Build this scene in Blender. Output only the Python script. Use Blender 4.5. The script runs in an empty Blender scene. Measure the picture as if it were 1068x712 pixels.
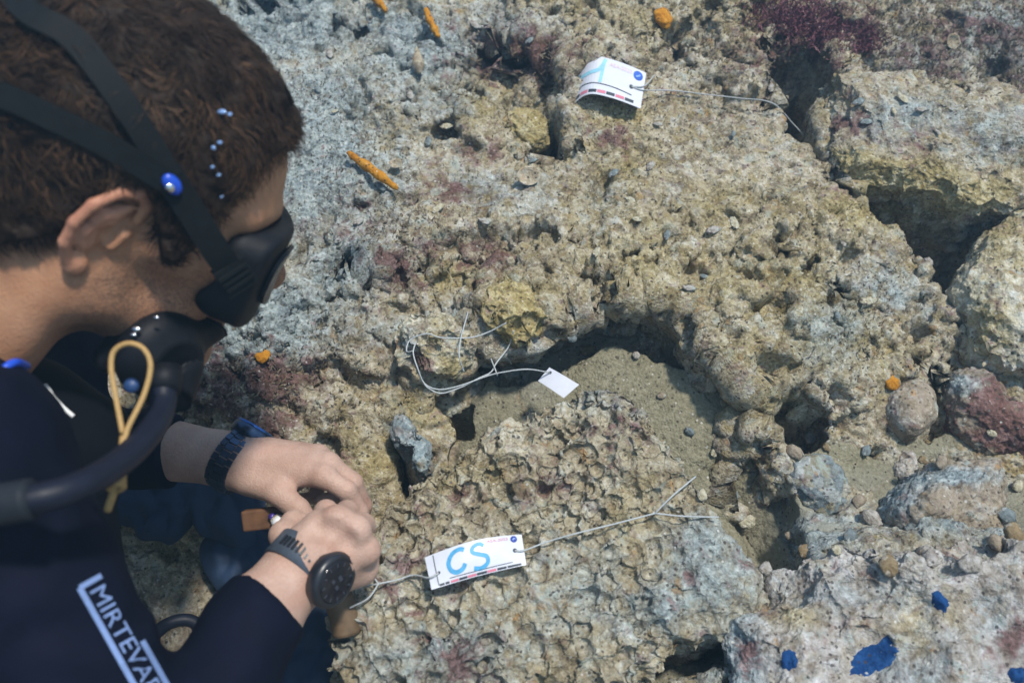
import bpy, bmesh, math
import numpy as np
from mathutils import Matrix, Vector

sc = bpy.context.scene
COL = sc.collection
R = math.radians

# ------------------------------------------------------------------ camera
# reef frame: u right, v up the slope, w out of the reef; the reef rises away from the camera
SLOPE = R(25.0)
TILT = R(31.0)           # angle between the view axis and the reef's normal
CAMH = 0.886             # camera's distance from the reef's mean plane
FPX = 925.0              # focal length in photo pixels (photo 1068 x 712)
cS, sS = math.cos(SLOPE), math.sin(SLOPE)

def world(p):
    """reef frame -> world (array ... x 3)"""
    p = np.asarray(p, float)
    return np.stack([p[..., 0], p[..., 1]*cS - p[..., 2]*sS, p[..., 1]*sS + p[..., 2]*cS], -1)

cT, sT = math.cos(TILT), math.sin(TILT)
CAM_R = np.array([1.0, 0, 0]); CAM_U = np.array([0, cT, sT]); CAM_B = np.array([0, -sT, cT])
CAM_P = np.array([0, 0, CAMH])

def cam_reef(px, py, Z):
    px, py, Z = np.broadcast_arrays(np.asarray(px, float), np.asarray(py, float), np.asarray(Z, float))
    X = (px-534.0)/FPX*Z; Y = -(py-356.0)/FPX*Z
    return CAM_P + X[..., None]*CAM_R + Y[..., None]*CAM_U - Z[..., None]*CAM_B

def on_reef(px, py, h=0.0):
    """photo pixel -> point of the reef frame at height h above the mean plane"""
    px, py, h = np.broadcast_arrays(np.asarray(px, float), np.asarray(py, float), np.asarray(h, float))
    d = ((px-534.0)/FPX)[..., None]*CAM_R - ((py-356.0)/FPX)[..., None]*CAM_U - CAM_B
    t = (h-CAMH)/d[..., 2]
    return CAM_P + d*t[..., None]

def cw(px, py, Z):
    return world(cam_reef(px, py, Z))

cam_d = bpy.data.cameras.new('camera'); cam = bpy.data.objects.new('camera', cam_d); COL.objects.link(cam)
cam.location = world(CAM_P); cam.rotation_euler = (TILT+SLOPE, 0, 0)
cam_d.sensor_width = 36.0; cam_d.lens = FPX/1068.0*36.0
cam_d.clip_start = 0.02; cam_d.clip_end = 500
cam_d.dof.use_dof = True; cam_d.dof.focus_distance = 0.97; cam_d.dof.aperture_fstop = 4.6
sc.camera = cam

# ------------------------------------------------------------------ light
SUN_REEF = np.array([0.28, 0.13, 1.0]); SUN_REEF /= np.linalg.norm(SUN_REEF)   # towards the sun
sd = world(SUN_REEF)
elev = math.asin(sd[2]); azim = math.atan2(sd[0], sd[1])
wd = bpy.data.worlds.new('World'); sc.world = wd; wd.use_nodes = True
nt = wd.node_tree; bg = nt.nodes['Background']
sky = nt.nodes.new('ShaderNodeTexSky'); sky.sky_type = 'NISHITA'; sky.sun_disc = False
sky.sun_elevation = elev; sky.sun_rotation = azim
nt.links.new(sky.outputs[0], bg.inputs[0]); bg.inputs[1].default_value = 0.115
sl = bpy.data.lights.new('sun', 'SUN'); sl.energy = 4.6; sl.angle = R(5.0); sl.color = (1.0, 0.945, 0.86)
so = bpy.data.objects.new('sun', sl); COL.objects.link(so)
so.rotation_euler = Vector(sd).to_track_quat('Z', 'Y').to_euler(); so.location = (0, 0, 5)
sc.view_settings.view_transform = 'Standard'; sc.view_settings.look = 'None'
sc.view_settings.exposure = 0.66; sc.view_settings.gamma = 1.0
sc.cycles.max_bounces = 6; sc.cycles.volume_bounces = 0; sc.cycles.volume_step_rate = 4.0

# ------------------------------------------------------------------ noise
def _h(ix, iy, iz, seed):
    n = (ix.astype(np.uint32)*np.uint32(374761393) + iy.astype(np.uint32)*np.uint32(668265263)
         + iz.astype(np.uint32)*np.uint32(2246822519) + np.uint32(seed*3266489917 & 0xffffffff))
    n = (n ^ (n >> np.uint32(13)))*np.uint32(1274126177)
    n = (n ^ (n >> np.uint32(16)))*np.uint32(2654435769)
    return n ^ (n >> np.uint32(15))

_G = np.array([[1,1,0],[-1,1,0],[1,-1,0],[-1,-1,0],[1,0,1],[-1,0,1],[1,0,-1],[-1,0,-1],
               [0,1,1],[0,-1,1],[0,1,-1],[0,-1,-1],[1,1,0],[-1,1,0],[0,-1,1],[0,-1,-1]], np.float32)

def perlin(p, scale, seed=0):
    q = np.asarray(p, np.float32)*np.float32(scale)
    i = np.floor(q); f = q-i; i = i.astype(np.int64)
    w = f*f*f*(f*(f*6-15)+10)
    out = np.zeros(q.shape[:-1], np.float32)
    for dx in (0, 1):
        wx = w[..., 0] if dx else 1-w[..., 0]
        for dy in (0, 1):
            wy = w[..., 1] if dy else 1-w[..., 1]
            for dz in (0, 1):
                wz = w[..., 2] if dz else 1-w[..., 2]
                g = _G[_h(i[..., 0]+dx, i[..., 1]+dy, i[..., 2]+dz, seed) & np.uint32(15)]
                out += wx*wy*wz*(g[..., 0]*(f[..., 0]-dx)+g[..., 1]*(f[..., 1]-dy)+g[..., 2]*(f[..., 2]-dz))
    return out

def fbm(p, scale, octs=4, rough=0.5, seed=0):
    a, s, o = 1.0, scale, 0
    for k in range(octs):
        o = o + a*perlin(p, s, seed+k*17); a *= rough; s *= 2.03
    return o

def worley(p, scale, seed=0, jit=0.9):
    """distance to the nearest point of a jittered lattice (in cells) and that cell's random number"""
    q = np.asarray(p, np.float32)*np.float32(scale)
    i = np.floor(q); f = q-i; i = i.astype(np.int64)
    best = np.full(q.shape[:-1], 9.0, np.float32); rid = np.zeros(q.shape[:-1], np.float32)
    for dx in (-1, 0, 1):
        for dy in (-1, 0, 1):
            for dz in (-1, 0, 1):
                h = _h(i[..., 0]+dx, i[..., 1]+dy, i[..., 2]+dz, seed)
                a = dx+0.5+jit*((h & np.uint32(1023)).astype(np.float32)/1023-0.5)-f[..., 0]
                b = dy+0.5+jit*(((h >> np.uint32(10)) & np.uint32(1023)).astype(np.float32)/1023-0.5)-f[..., 1]
                c = dz+0.5+jit*(((h >> np.uint32(20)) & np.uint32(1023)).astype(np.float32)/1023-0.5)-f[..., 2]
                d = a*a+b*b+c*c
                m = d < best
                best = np.where(m, d, best)
                rid = np.where(m, (h >> np.uint32(7) & np.uint32(4095)).astype(np.float32)/4095, rid)
    return np.sqrt(best), rid

def sstep(a, b, x):
    t = np.clip((x-a)/(b-a), 0, 1); return t*t*(3-2*t)

# ------------------------------------------------------------------ objects
def tag(o, label=None, cat=None, group=None, kind=None):
    if label: o['label'] = label
    if cat: o['category'] = cat
    if group: o['group'] = group
    if kind: o['kind'] = kind
    return o

def empty(name, loc, label=None, cat=None, group=None):
    o = bpy.data.objects.new(name, None); COL.objects.link(o); o.location = tuple(float(a) for a in loc)
    o.empty_display_size = 0.05
    return tag(o, label, cat, group)

def mesh_obj(name, V, F, mat, parent=None, smooth=True, origin=None, attrs=None):
    """V in world coordinates; the object's origin is the parent's own or the lowest middle of V"""
    V = np.asarray(V, np.float64).reshape(-1, 3)
    if parent is not None:
        po = parent; off = np.zeros(3)
        while po is not None:
            off = off+np.array(po.location); po = po.parent
        org = off
    elif origin is not None: org = np.asarray(origin, float)
    else: org = np.array([V[:, 0].mean(), V[:, 1].mean(), V[:, 2].min()])
    me = bpy.data.meshes.new(name)
    if isinstance(F, np.ndarray):
        n = F.shape[1]
        me.vertices.add(len(V)); me.vertices.foreach_set('co', (V-org).astype(np.float32).ravel())
        me.loops.add(F.size); me.loops.foreach_set('vertex_index', F.astype(np.int32).ravel())
        me.polygons.add(len(F)); me.polygons.foreach_set('loop_start', np.arange(0, F.size, n, dtype=np.int32))
        me.update(calc_edges=True)
    else:
        me.from_pydata([tuple(v) for v in (V-org)], [], [tuple(f) for f in F]); me.update()
    if smooth: me.polygons.foreach_set('use_smooth', np.ones(len(me.polygons), bool))
    for an, av in (attrs or {}).items():
        if av.ndim == 1:
            a = me.attributes.new(an, 'FLOAT', 'POINT'); a.data.foreach_set('value', av.astype(np.float32))
        else:
            a = me.attributes.new(an, 'FLOAT_COLOR', 'POINT'); a.data.foreach_set('color', av.astype(np.float32).ravel())
    if mat is not None: me.materials.append(mat)
    o = bpy.data.objects.new(name, me); COL.objects.link(o)
    if parent is not None: o.parent = parent
    else: o.location = tuple(org)
    return o

def grid_faces(n, m, wrap=False):
    i = np.arange(n-1 if not wrap else n)[:, None]; j = np.arange(m-1)[None, :]
    a = i*m+j; b = ((i+1) % n)*m+j
    return np.stack([a, b, b+1, a+1], -1).reshape(-1, 4)

def grid_normals(P):
    du = np.gradient(P, axis=1); dv = np.gradient(P, axis=0)
    n = np.cross(du, dv); n /= np.linalg.norm(n, axis=-1, keepdims=True)+1e-12
    return n

def catmull(pts, n):
    """smooth resampled polyline"""
    P = np.asarray(pts, float); P = np.vstack([2*P[0]-P[1], P, 2*P[-1]-P[-2]]); out = []
    for k in range(1, len(P)-2):
        t = np.linspace(0, 1, n, endpoint=False)[:, None]
        a, b, c, d = P[k-1], P[k], P[k+1], P[k+2]
        out.append(0.5*((2*b)+(c-a)*t+(2*a-5*b+4*c-d)*t*t+(-a+3*b-3*c+d)*t**3))
    out.append(P[-2:-1]); return np.vstack(out)

def tube(path, rad, seg=8, caps=True, squash=None):
    """swept tube: vertices, quads(list)"""
    P = np.asarray(path, float); n = len(P); rad = np.broadcast_to(np.asarray(rad, float), (n,))
    T = np.gradient(P, axis=0); T /= np.linalg.norm(T, axis=1, keepdims=True)+1e-12
    up = np.array([0.13, 0.31, 0.94]); N = np.zeros_like(P)
    n0 = up-T[0]*np.dot(up, T[0]); N[0] = n0/np.linalg.norm(n0)
    for k in range(1, n):
        v = N[k-1]-T[k]*np.dot(N[k-1], T[k]); N[k] = v/(np.linalg.norm(v)+1e-12)
    B = np.cross(T, N); a = np.linspace(0, 2*np.pi, seg, endpoint=False)
    V = P[:, None]+rad[:, None, None]*(np.cos(a)[None, :, None]*N[:, None]+np.sin(a)[None, :, None]*B[:, None])
    V = V.reshape(-1, 3); F = []
    for k in range(n-1):
        for j in range(seg):
            F.append((k*seg+j, k*seg+(j+1) % seg, (k+1)*seg+(j+1) % seg, (k+1)*seg+j))
    if caps:
        V = np.vstack([V, P[0], P[-1]]); a0 = n*seg
        for j in range(seg):
            F.append((a0, (j+1) % seg, j)); F.append((a0+1, (n-1)*seg+j, (n-1)*seg+(j+1) % seg))
    return V, F

class MB:
    """collects shapes into one mesh"""
    def __init__(self): self.V = []; self.F = []; self.n = 0
    def add(self, V, F):
        V = np.asarray(V, float)
        self.V.append(V); self.F += [tuple(int(i)+self.n for i in f) for f in F]; self.n += len(V); return self
    def tube(self, *a, **k): return self.add(*tube(*a, **k))
    def box(self, c, ax, half):
        """box at c with axes ax (3x3 rows) and half sizes"""
        c = np.asarray(c, float); ax = np.asarray(ax, float)
        s = np.array([[x, y, z] for x in (-1, 1) for y in (-1, 1) for z in (-1, 1)], float)*np.asarray(half)
        return self.add(c+s@ax, [(0,1,3,2),(4,6,7,5),(0,4,5,1),(2,3,7,6),(0,2,6,4),(1,5,7,3)])
    def build(self, name, mat, parent=None, smooth=True): return mesh_obj(name, world(np.vstack(self.V)), self.F, mat, parent, smooth)

# surface nets: iso surface of a signed distance volume
def surface_nets(f, lo, h):
    s = f < 0
    nx, ny, nz = f.shape
    c = np.zeros((nx-1, ny-1, nz-1), np.int8)
    for dx in (0, 1):
        for dy in (0, 1):
            for dz in (0, 1):
                c += s[dx:nx-1+dx, dy:ny-1+dy, dz:nz-1+dz]
    act = (c > 0) & (c < 8)
    idx = np.argwhere(act); vid = np.full(act.shape, -1, np.int64); vid[act] = np.arange(len(idx))
    acc = np.zeros((len(idx), 3)); cnt = np.zeros(len(idx))
    corners = [(a, b, d) for a in (0, 1) for b in (0, 1) for d in (0, 1)]
    for A in corners:
        for k in range(3):
            if A[k]: continue
            Bc = list(A); Bc[k] = 1
            fa = f[idx[:, 0]+A[0], idx[:, 1]+A[1], idx[:, 2]+A[2]]
            fb = f[idx[:, 0]+Bc[0], idx[:, 1]+Bc[1], idx[:, 2]+Bc[2]]
            m = (fa < 0) != (fb < 0)
            t = np.where(m, fa/np.where(m, fa-fb, 1), 0)
            pos = np.tile(np.array(A, float), (len(idx), 1)); pos[:, k] += t
            acc += pos*m[:, None]; cnt += m
    V = np.asarray(lo)+(idx+acc/cnt[:, None])*h
    Q = []
    for k in range(3):
        a, b = [x for x in range(3) if x != k]
        sl0 = [slice(None)]*3; sl1 = [slice(None)]*3
        sl0[k] = slice(0, -1); sl1[k] = slice(1, None)
        d = s[tuple(sl0)].astype(np.int8)-s[tuple(sl1)].astype(np.int8)
        e = np.argwhere(d != 0); e = e[(e[:, a] > 0) & (e[:, b] > 0) & (e[:, a] < f.shape[a]-1) & (e[:, b] < f.shape[b]-1)]
        sg = d[e[:, 0], e[:, 1], e[:, 2]]
        def g(da, db):
            w = e.copy(); w[:, a] += da; w[:, b] += db; return vid[w[:, 0], w[:, 1], w[:, 2]]
        q = np.stack([g(-1, -1), g(0, -1), g(0, 0), g(-1, 0)], -1)
        flip = (sg > 0) if k != 1 else (sg < 0)
        q[~flip] = q[~flip][:, ::-1]
        Q.append(q)
    return V, np.vstack(Q)

def smin(a, b, k):
    if k <= 0: return np.minimum(a, b)
    h = np.maximum(k-np.abs(a-b), 0)/k
    return np.minimum(a, b)-h*h*k*0.25
def smax(a, b, k): return -smin(-a, -b, k)
def sd_cap(p, a, b, ra, rb):
    a = np.asarray(a, np.float32); b = np.asarray(b, np.float32); d = b-a
    t = np.clip(((p-a)@d)/(d@d+1e-12), 0, 1)
    return np.linalg.norm(p-a-t[..., None]*d, axis=-1)-(ra+(rb-ra)*t)
def sd_ell(p, c, r, ax=None):
    q = p-np.asarray(c, np.float32)
    if ax is not None: q = q@np.asarray(ax, np.float32).T
    r = np.asarray(r, np.float32)
    k0 = np.linalg.norm(q/r, axis=-1); k1 = np.linalg.norm(q/(r*r), axis=-1)+1e-9
    return k0*(k0-1)/k1
def vol(lo, hi, h):
    n = np.ceil((np.asarray(hi)-np.asarray(lo))/h).astype(int)+1
    ax = [np.float32(lo[k])+np.arange(n[k], dtype=np.float32)*np.float32(h) for k in range(3)]
    return np.stack(np.meshgrid(*ax, indexing='ij'), -1)

# ------------------------------------------------------------------ materials
def new_mat(name):
    m = bpy.data.materials.new(name); m.use_nodes = True
    return m, m.node_tree, m.node_tree.nodes['Principled BSDF']
class N:
    """tiny node helper"""
    def __init__(s, nt): s.nt = nt
    def node(s, t, ins=None, **k):
        n = s.nt.nodes.new(t)
        for a, v in k.items(): setattr(n, a, v)
        for a, v in (ins or {}).items():
            if isinstance(v, bpy.types.NodeSocket): s.nt.links.new(v, n.inputs[a])
            else: n.inputs[a].default_value = v
        return n
    def noise(s, co, scale, detail=4, rough=0.55, dist=0.0):
        return s.node('ShaderNodeTexNoise', {'Vector': co, 'Scale': scale, 'Detail': detail, 'Roughness': rough, 'Distortion': dist}).outputs[0]
    def voro(s, co, scale, out=0, feature='F1'):
        return s.node('ShaderNodeTexVoronoi', {'Vector': co, 'Scale': scale}, feature=feature).outputs[out]
    def ramp(s, f, stops, mode='LINEAR'):
        n = s.node('ShaderNodeValToRGB', {0: f}); cr = n.color_ramp; cr.interpolation = mode
        while len(cr.elements) < len(stops): cr.elements.new(0.5)
        for e, (p, c) in zip(cr.elements, stops):
            e.position = p; e.color = (*c, 1) if len(c) == 3 else c
        return n.outputs[0]
    def mr(s, f, a, b, c=0.0, d=1.0):
        return s.node('ShaderNodeMapRange', {0: f, 1: a, 2: b, 3: c, 4: d}).outputs[0]
    def math(s, op, a, b=0.0, clamp=False):
        return s.node('ShaderNodeMath', {0: a, 1: b}, operation=op, use_clamp=clamp).outputs[0]
    def mix(s, f, a, b):
        n = s.nt.nodes.new('ShaderNodeMix'); n.data_type = 'RGBA'
        for i, v in ((0, f), (6, a), (7, b)):
            if isinstance(v, bpy.types.NodeSocket): s.nt.links.new(v, n.inputs[i])
            else: n.inputs[i].default_value = (*v, 1) if isinstance(v, tuple) and len(v) == 3 else v
        return n.outputs[2]
    def attr(s, name): return s.node('ShaderNodeAttribute', attribute_name=name)

def plain(name, col, rough=0.5, metal=0.0, spec=0.5, var=0.12, scale=60.0, bump=0.0, coat=0.0):
    m, nt, b = new_mat(name); n = N(nt)
    co = n.node('ShaderNodeTexCoord').outputs['Object']
    f = n.noise(co, scale, 5, 0.6)
    c = n.mix(n.mr(f, 0.3, 0.7), tuple(x*(1-var) for x in col), tuple(min(1, x*(1+var)) for x in col))
    nt.links.new(c, b.inputs['Base Color'])
    nt.links.new(n.mr(f, 0.2, 0.8, max(0.02, rough-0.08), min(1, rough+0.08)), b.inputs['Roughness'])
    b.inputs['Metallic'].default_value = metal; b.inputs['Specular IOR Level'].default_value = spec
    b.inputs['Coat Weight'].default_value = coat
    if bump > 0:
        bn = n.node('ShaderNodeBump', {'Height': f, 'Strength': 0.6, 'Distance': bump}); nt.links.new(bn.outputs[0], b.inputs['Normal'])
    return m

# ------------------------------------------------------------------ reef material
def rock_material(name, dark=(0.07, 0.057, 0.042), mid=(0.235, 0.195, 0.125), light=(0.43, 0.38, 0.275), pale=(0.63, 0.60, 0.52),
                  fine=1.0, bump=1.0, shift=0.0, zone=True, patch=0.7):
    m, nt, b = new_mat(name); n = N(nt)
    co = n.node('ShaderNodeTexCoord').outputs['Object']
    nA = n.noise(co, 14.0, 5, 0.6, 0.4)
    nB = n.noise(co, 62.0*fine, 6, 0.68, 0.6)
    nC = n.noise(co, 240.0*fine, 5, 0.7)
    nD = n.noise(co, 29.0, 5, 0.6, 1.2)
    v1 = n.voro(co, 95.0*fine); v1r = n.voro(co, 95.0*fine, 1)
    s = n.math('ADD', n.math('MULTIPLY', nB, 0.62), n.math('MULTIPLY', nC, 0.55))
    s = n.math('ADD', s, n.math('MULTIPLY', nA, 0.45))
    s = n.mr(s, 0.60+shift, 1.01+shift)
    c = n.ramp(s, [(0.0, dark), (0.30, mid), (0.62, light), (0.93, pale)])
    # little patches of another crust
    sep = n.node('ShaderNodeSeparateColor', {0: v1r})
    if zone:
        c = n.mix(n.mr(sep.outputs[0], 0.80, 0.86, 0, 0.55*patch), c, (0.33, 0.25, 0.10))
        c = n.mix(n.mr(sep.outputs[1], 0.86, 0.9, 0, 0.45*patch), c, (0.58, 0.57, 0.52))
        c = n.mix(n.mr(sep.outputs[2], 0.88, 0.92, 0, 0.6*patch), c, (0.14, 0.09, 0.08))
        # mottling: brown turf, mint and lilac crusts, rusty spots
        co2 = n.node('ShaderNodeVectorMath', {0: co, 1: (3.1, 7.7, 1.9)}, operation='ADD').outputs[0]
        m1 = n.noise(co2, 38.0, 6, 0.66, 0.8); m2 = n.noise(co2, 85.0, 5, 0.62, 0.5)
        c = n.mix(n.mr(m1, 0.54, 0.64, 0, 0.62), c, (0.085, 0.058, 0.040))
        mc = n.node('ShaderNodeTexNoise', {'Vector': co2, 'Scale': 52.0, 'Detail': 4.0, 'Roughness': 0.6}).outputs['Color']
        ms = n.node('ShaderNodeSeparateColor', {0: mc})
        c = n.mix(n.mr(ms.outputs[0], 0.58, 0.66, 0, 0.50), c, (0.36, 0.43, 0.40))
        c = n.mix(n.mr(ms.outputs[1], 0.60, 0.67, 0, 0.36), c, (0.25, 0.14, 0.125))
        c = n.mix(n.mr(ms.outputs[2], 0.63, 0.69, 0, 0.55), c, (0.36, 0.19, 0.06))
        c = n.mix(n.mr(m2, 0.60, 0.70, 0, 0.55), c, pale)
    if zone:
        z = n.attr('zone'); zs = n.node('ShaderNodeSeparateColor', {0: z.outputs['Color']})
        # ochre / olive crust
        fy = n.math('MULTIPLY', n.mr(n.math('ADD', zs.outputs[1], n.math('SUBTRACT', nD, 0.5)), 0.12, 0.55), 0.8)
        cy = n.ramp(n.math('ADD', nC, n.math('SUBTRACT', nB, 0.5)), [(0.22, (0.11, 0.082, 0.03)), (0.5, (0.33, 0.265, 0.115)), (0.76, (0.60, 0.54, 0.33))])
        c = n.mix(fy, c, cy)
        # blue grey silt and turf, also the blue ambient light painted on the left reef
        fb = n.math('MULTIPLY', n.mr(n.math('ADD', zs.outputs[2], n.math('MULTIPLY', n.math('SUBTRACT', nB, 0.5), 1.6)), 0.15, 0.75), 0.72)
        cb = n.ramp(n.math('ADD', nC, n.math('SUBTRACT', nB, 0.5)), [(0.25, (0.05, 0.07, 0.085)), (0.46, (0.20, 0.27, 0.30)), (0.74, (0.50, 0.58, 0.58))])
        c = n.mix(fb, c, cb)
        # maroon coralline crust, also painting the dim top right corner
        fm = n.math('MULTIPLY', n.mr(n.math('ADD', zs.outputs[0], n.math('MULTIPLY', n.math('SUBTRACT', n.math('ADD', nB, nD), 1.0), 1.6)), 0.18, 0.5), 0.85)
        cm = n.ramp(n.math('ADD', nC, n.math('SUBTRACT', nB, 0.5)), [(0.25, (0.03, 0.014, 0.014)), (0.5, (0.115, 0.05, 0.045)), (0.78, (0.25, 0.14, 0.135))])
        c = n.mix(fm, c, cm)
        # sand
        sa = n.attr('sand').outputs['Fac']
        fs = n.mr(n.math('ADD', sa, n.math('MULTIPLY', n.math('SUBTRACT', nD, 0.5), 0.7)), 0.35, 0.7)
        cs = n.ramp(n.math('ADD', n.math('MULTIPLY', nC, 0.8), n.math('MULTIPLY', nA, 0.3)), [(0.35, (0.135, 0.12, 0.075)), (0.55, (0.245, 0.225, 0.15)), (0.75, (0.36, 0.335, 0.25))])
        cs = n.mix(n.math('MULTIPLY', zs.outputs[2], 0.55), cs, (0.34, 0.36, 0.34))
        c = n.mix(fs, c, cs)
    # bits of white shell and dark grit
    v2 = n.voro(co, 210.0); v2c = n.node('ShaderNodeSeparateColor', {0: n.voro(co, 210.0, 1)})
    c = n.mix(n.math('MULTIPLY', n.mr(n.math('ADD', v2, n.math('MULTIPLY', n.math('SUBTRACT', nC, 0.5), 0.9)), 0.30, 0.18), n.mr(v2c.outputs[0], 0.90, 0.92, 0, 0.8)), c, (0.60, 0.585, 0.54))
    c = n.mix(n.math('MULTIPLY', n.mr(v2, 0.40, 0.30), n.mr(v2c.outputs[1], 0.82, 0.84, 0, 0.8)), c, (0.05, 0.04, 0.035))
    nt.links.new(c, b.inputs['Base Color'])
    b.inputs['Roughness'].default_value = 0.92; b.inputs['Specular IOR Level'].default_value = 0.12
    hgt = n.math('ADD', n.math('MULTIPLY', nC, 0.0035*bump), n.math('MULTIPLY', nB, 0.007*bump))
    hgt = n.math('ADD', hgt, n.math('MULTIPLY', n.voro(co, 330.0), -0.0012*bump))
    bn = n.node('ShaderNodeBump', {'Height': hgt, 'Strength': 0.9, 'Distance': 1.0})
    nt.links.new(bn.outputs[0], b.inputs['Normal'])
    return m

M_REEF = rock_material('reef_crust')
M_NODULE = rock_material('nodular_crust', dark=(0.09, 0.073, 0.048), mid=(0.265, 0.22, 0.14), light=(0.42, 0.375, 0.27), pale=(0.61, 0.58, 0.48), fine=0.9, patch=0.15)

def poly_sdf(U, V, poly):
    """signed distance to a polygon in the plane, > 0 inside"""
    d = np.full(U.shape, 1e9); ins = np.zeros(U.shape, bool); n = len(poly)
    for k in range(n):
        (x0, y0), (x1, y1) = poly[k], poly[(k+1) % n]
        ex, ey = x1-x0, y1-y0
        t = np.clip(((U-x0)*ex+(V-y0)*ey)/(ex*ex+ey*ey+1e-12), 0, 1)
        d = np.minimum(d, (U-x0-t*ex)**2+(V-y0-t*ey)**2)
        c = (y0 > V) != (y1 > V)
        ins ^= c & (U < ex*(V-y0)/(ey if abs(ey) > 1e-9 else 1e-9)+x0)
    return np.where(ins, 1, -1)*np.sqrt(d)

def uv_poly(px, h=0.0):
    q = on_reef([p[0] for p in px], [p[1] for p in px], h)
    return q[:, :2]

def axis(a, b, step, out, g=1.06):
    mid = np.arange(a, b+step*0.5, step); s = step; up = []; x = b
    while x < out[1]: s *= g; x += s; up.append(x)
    s = step; dn = []; x = a
    while x > out[0]: s *= g; x -= s; dn.append(x)
    return np.array(dn[::-1]+list(mid)+up)

def splat(PX, PY, items):
    """soft blobs in photo coordinates: (x, y, radius, strength)"""
    o = np.zeros(PX.shape, np.float32)
    for (x, y, r, s) in items:
        rx, ry = r if isinstance(r, tuple) else (r, r)
        o = np.maximum(o, s*np.exp(-(((PX-x)/rx)**2+((PY-y)/ry)**2)))
    return o

def to_photo(P):
    d = P-CAM_P; Z = -(d@CAM_B)
    return 534+FPX*(d@CAM_R)/Z, 356-FPX*(d@CAM_U)/Z

CTRL = [(0,0,0),(150,0,-.02),(300,0,-.03),(500,20,0),(640,100,.03),(760,80,.025),(950,30,0),(1068,30,-.03),(350,150,0),(450,190,.0),
 (560,230,.01),(700,200,.025),(800,260,.03),(870,300,.045),(960,300,-.01),(250,330,-.02),(350,310,0),(430,330,.01),(560,290,.03),
 (680,260,.03),(760,350,.03),(850,370,.03),(930,380,-.01),(300,420,-.04),(380,440,-.07),(860,480,-.055),(960,480,-.07),(1050,470,-.05),
 (790,460,0),(850,560,-.03),(900,610,.02),(850,660,.03),(960,660,.05),(1050,640,.06),(1030,712,.09),(200,600,-.17),(100,600,-.17),(250,520,-.15),
 (40,420,-.1),(330,560,-.14),(330,700,-.14),(540,420,-.02),(540,600,-.02),(700,600,-.02),(150,250,-.02),(0,700,-.17),(1068,200,0),(1068,350,-.03)]

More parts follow.
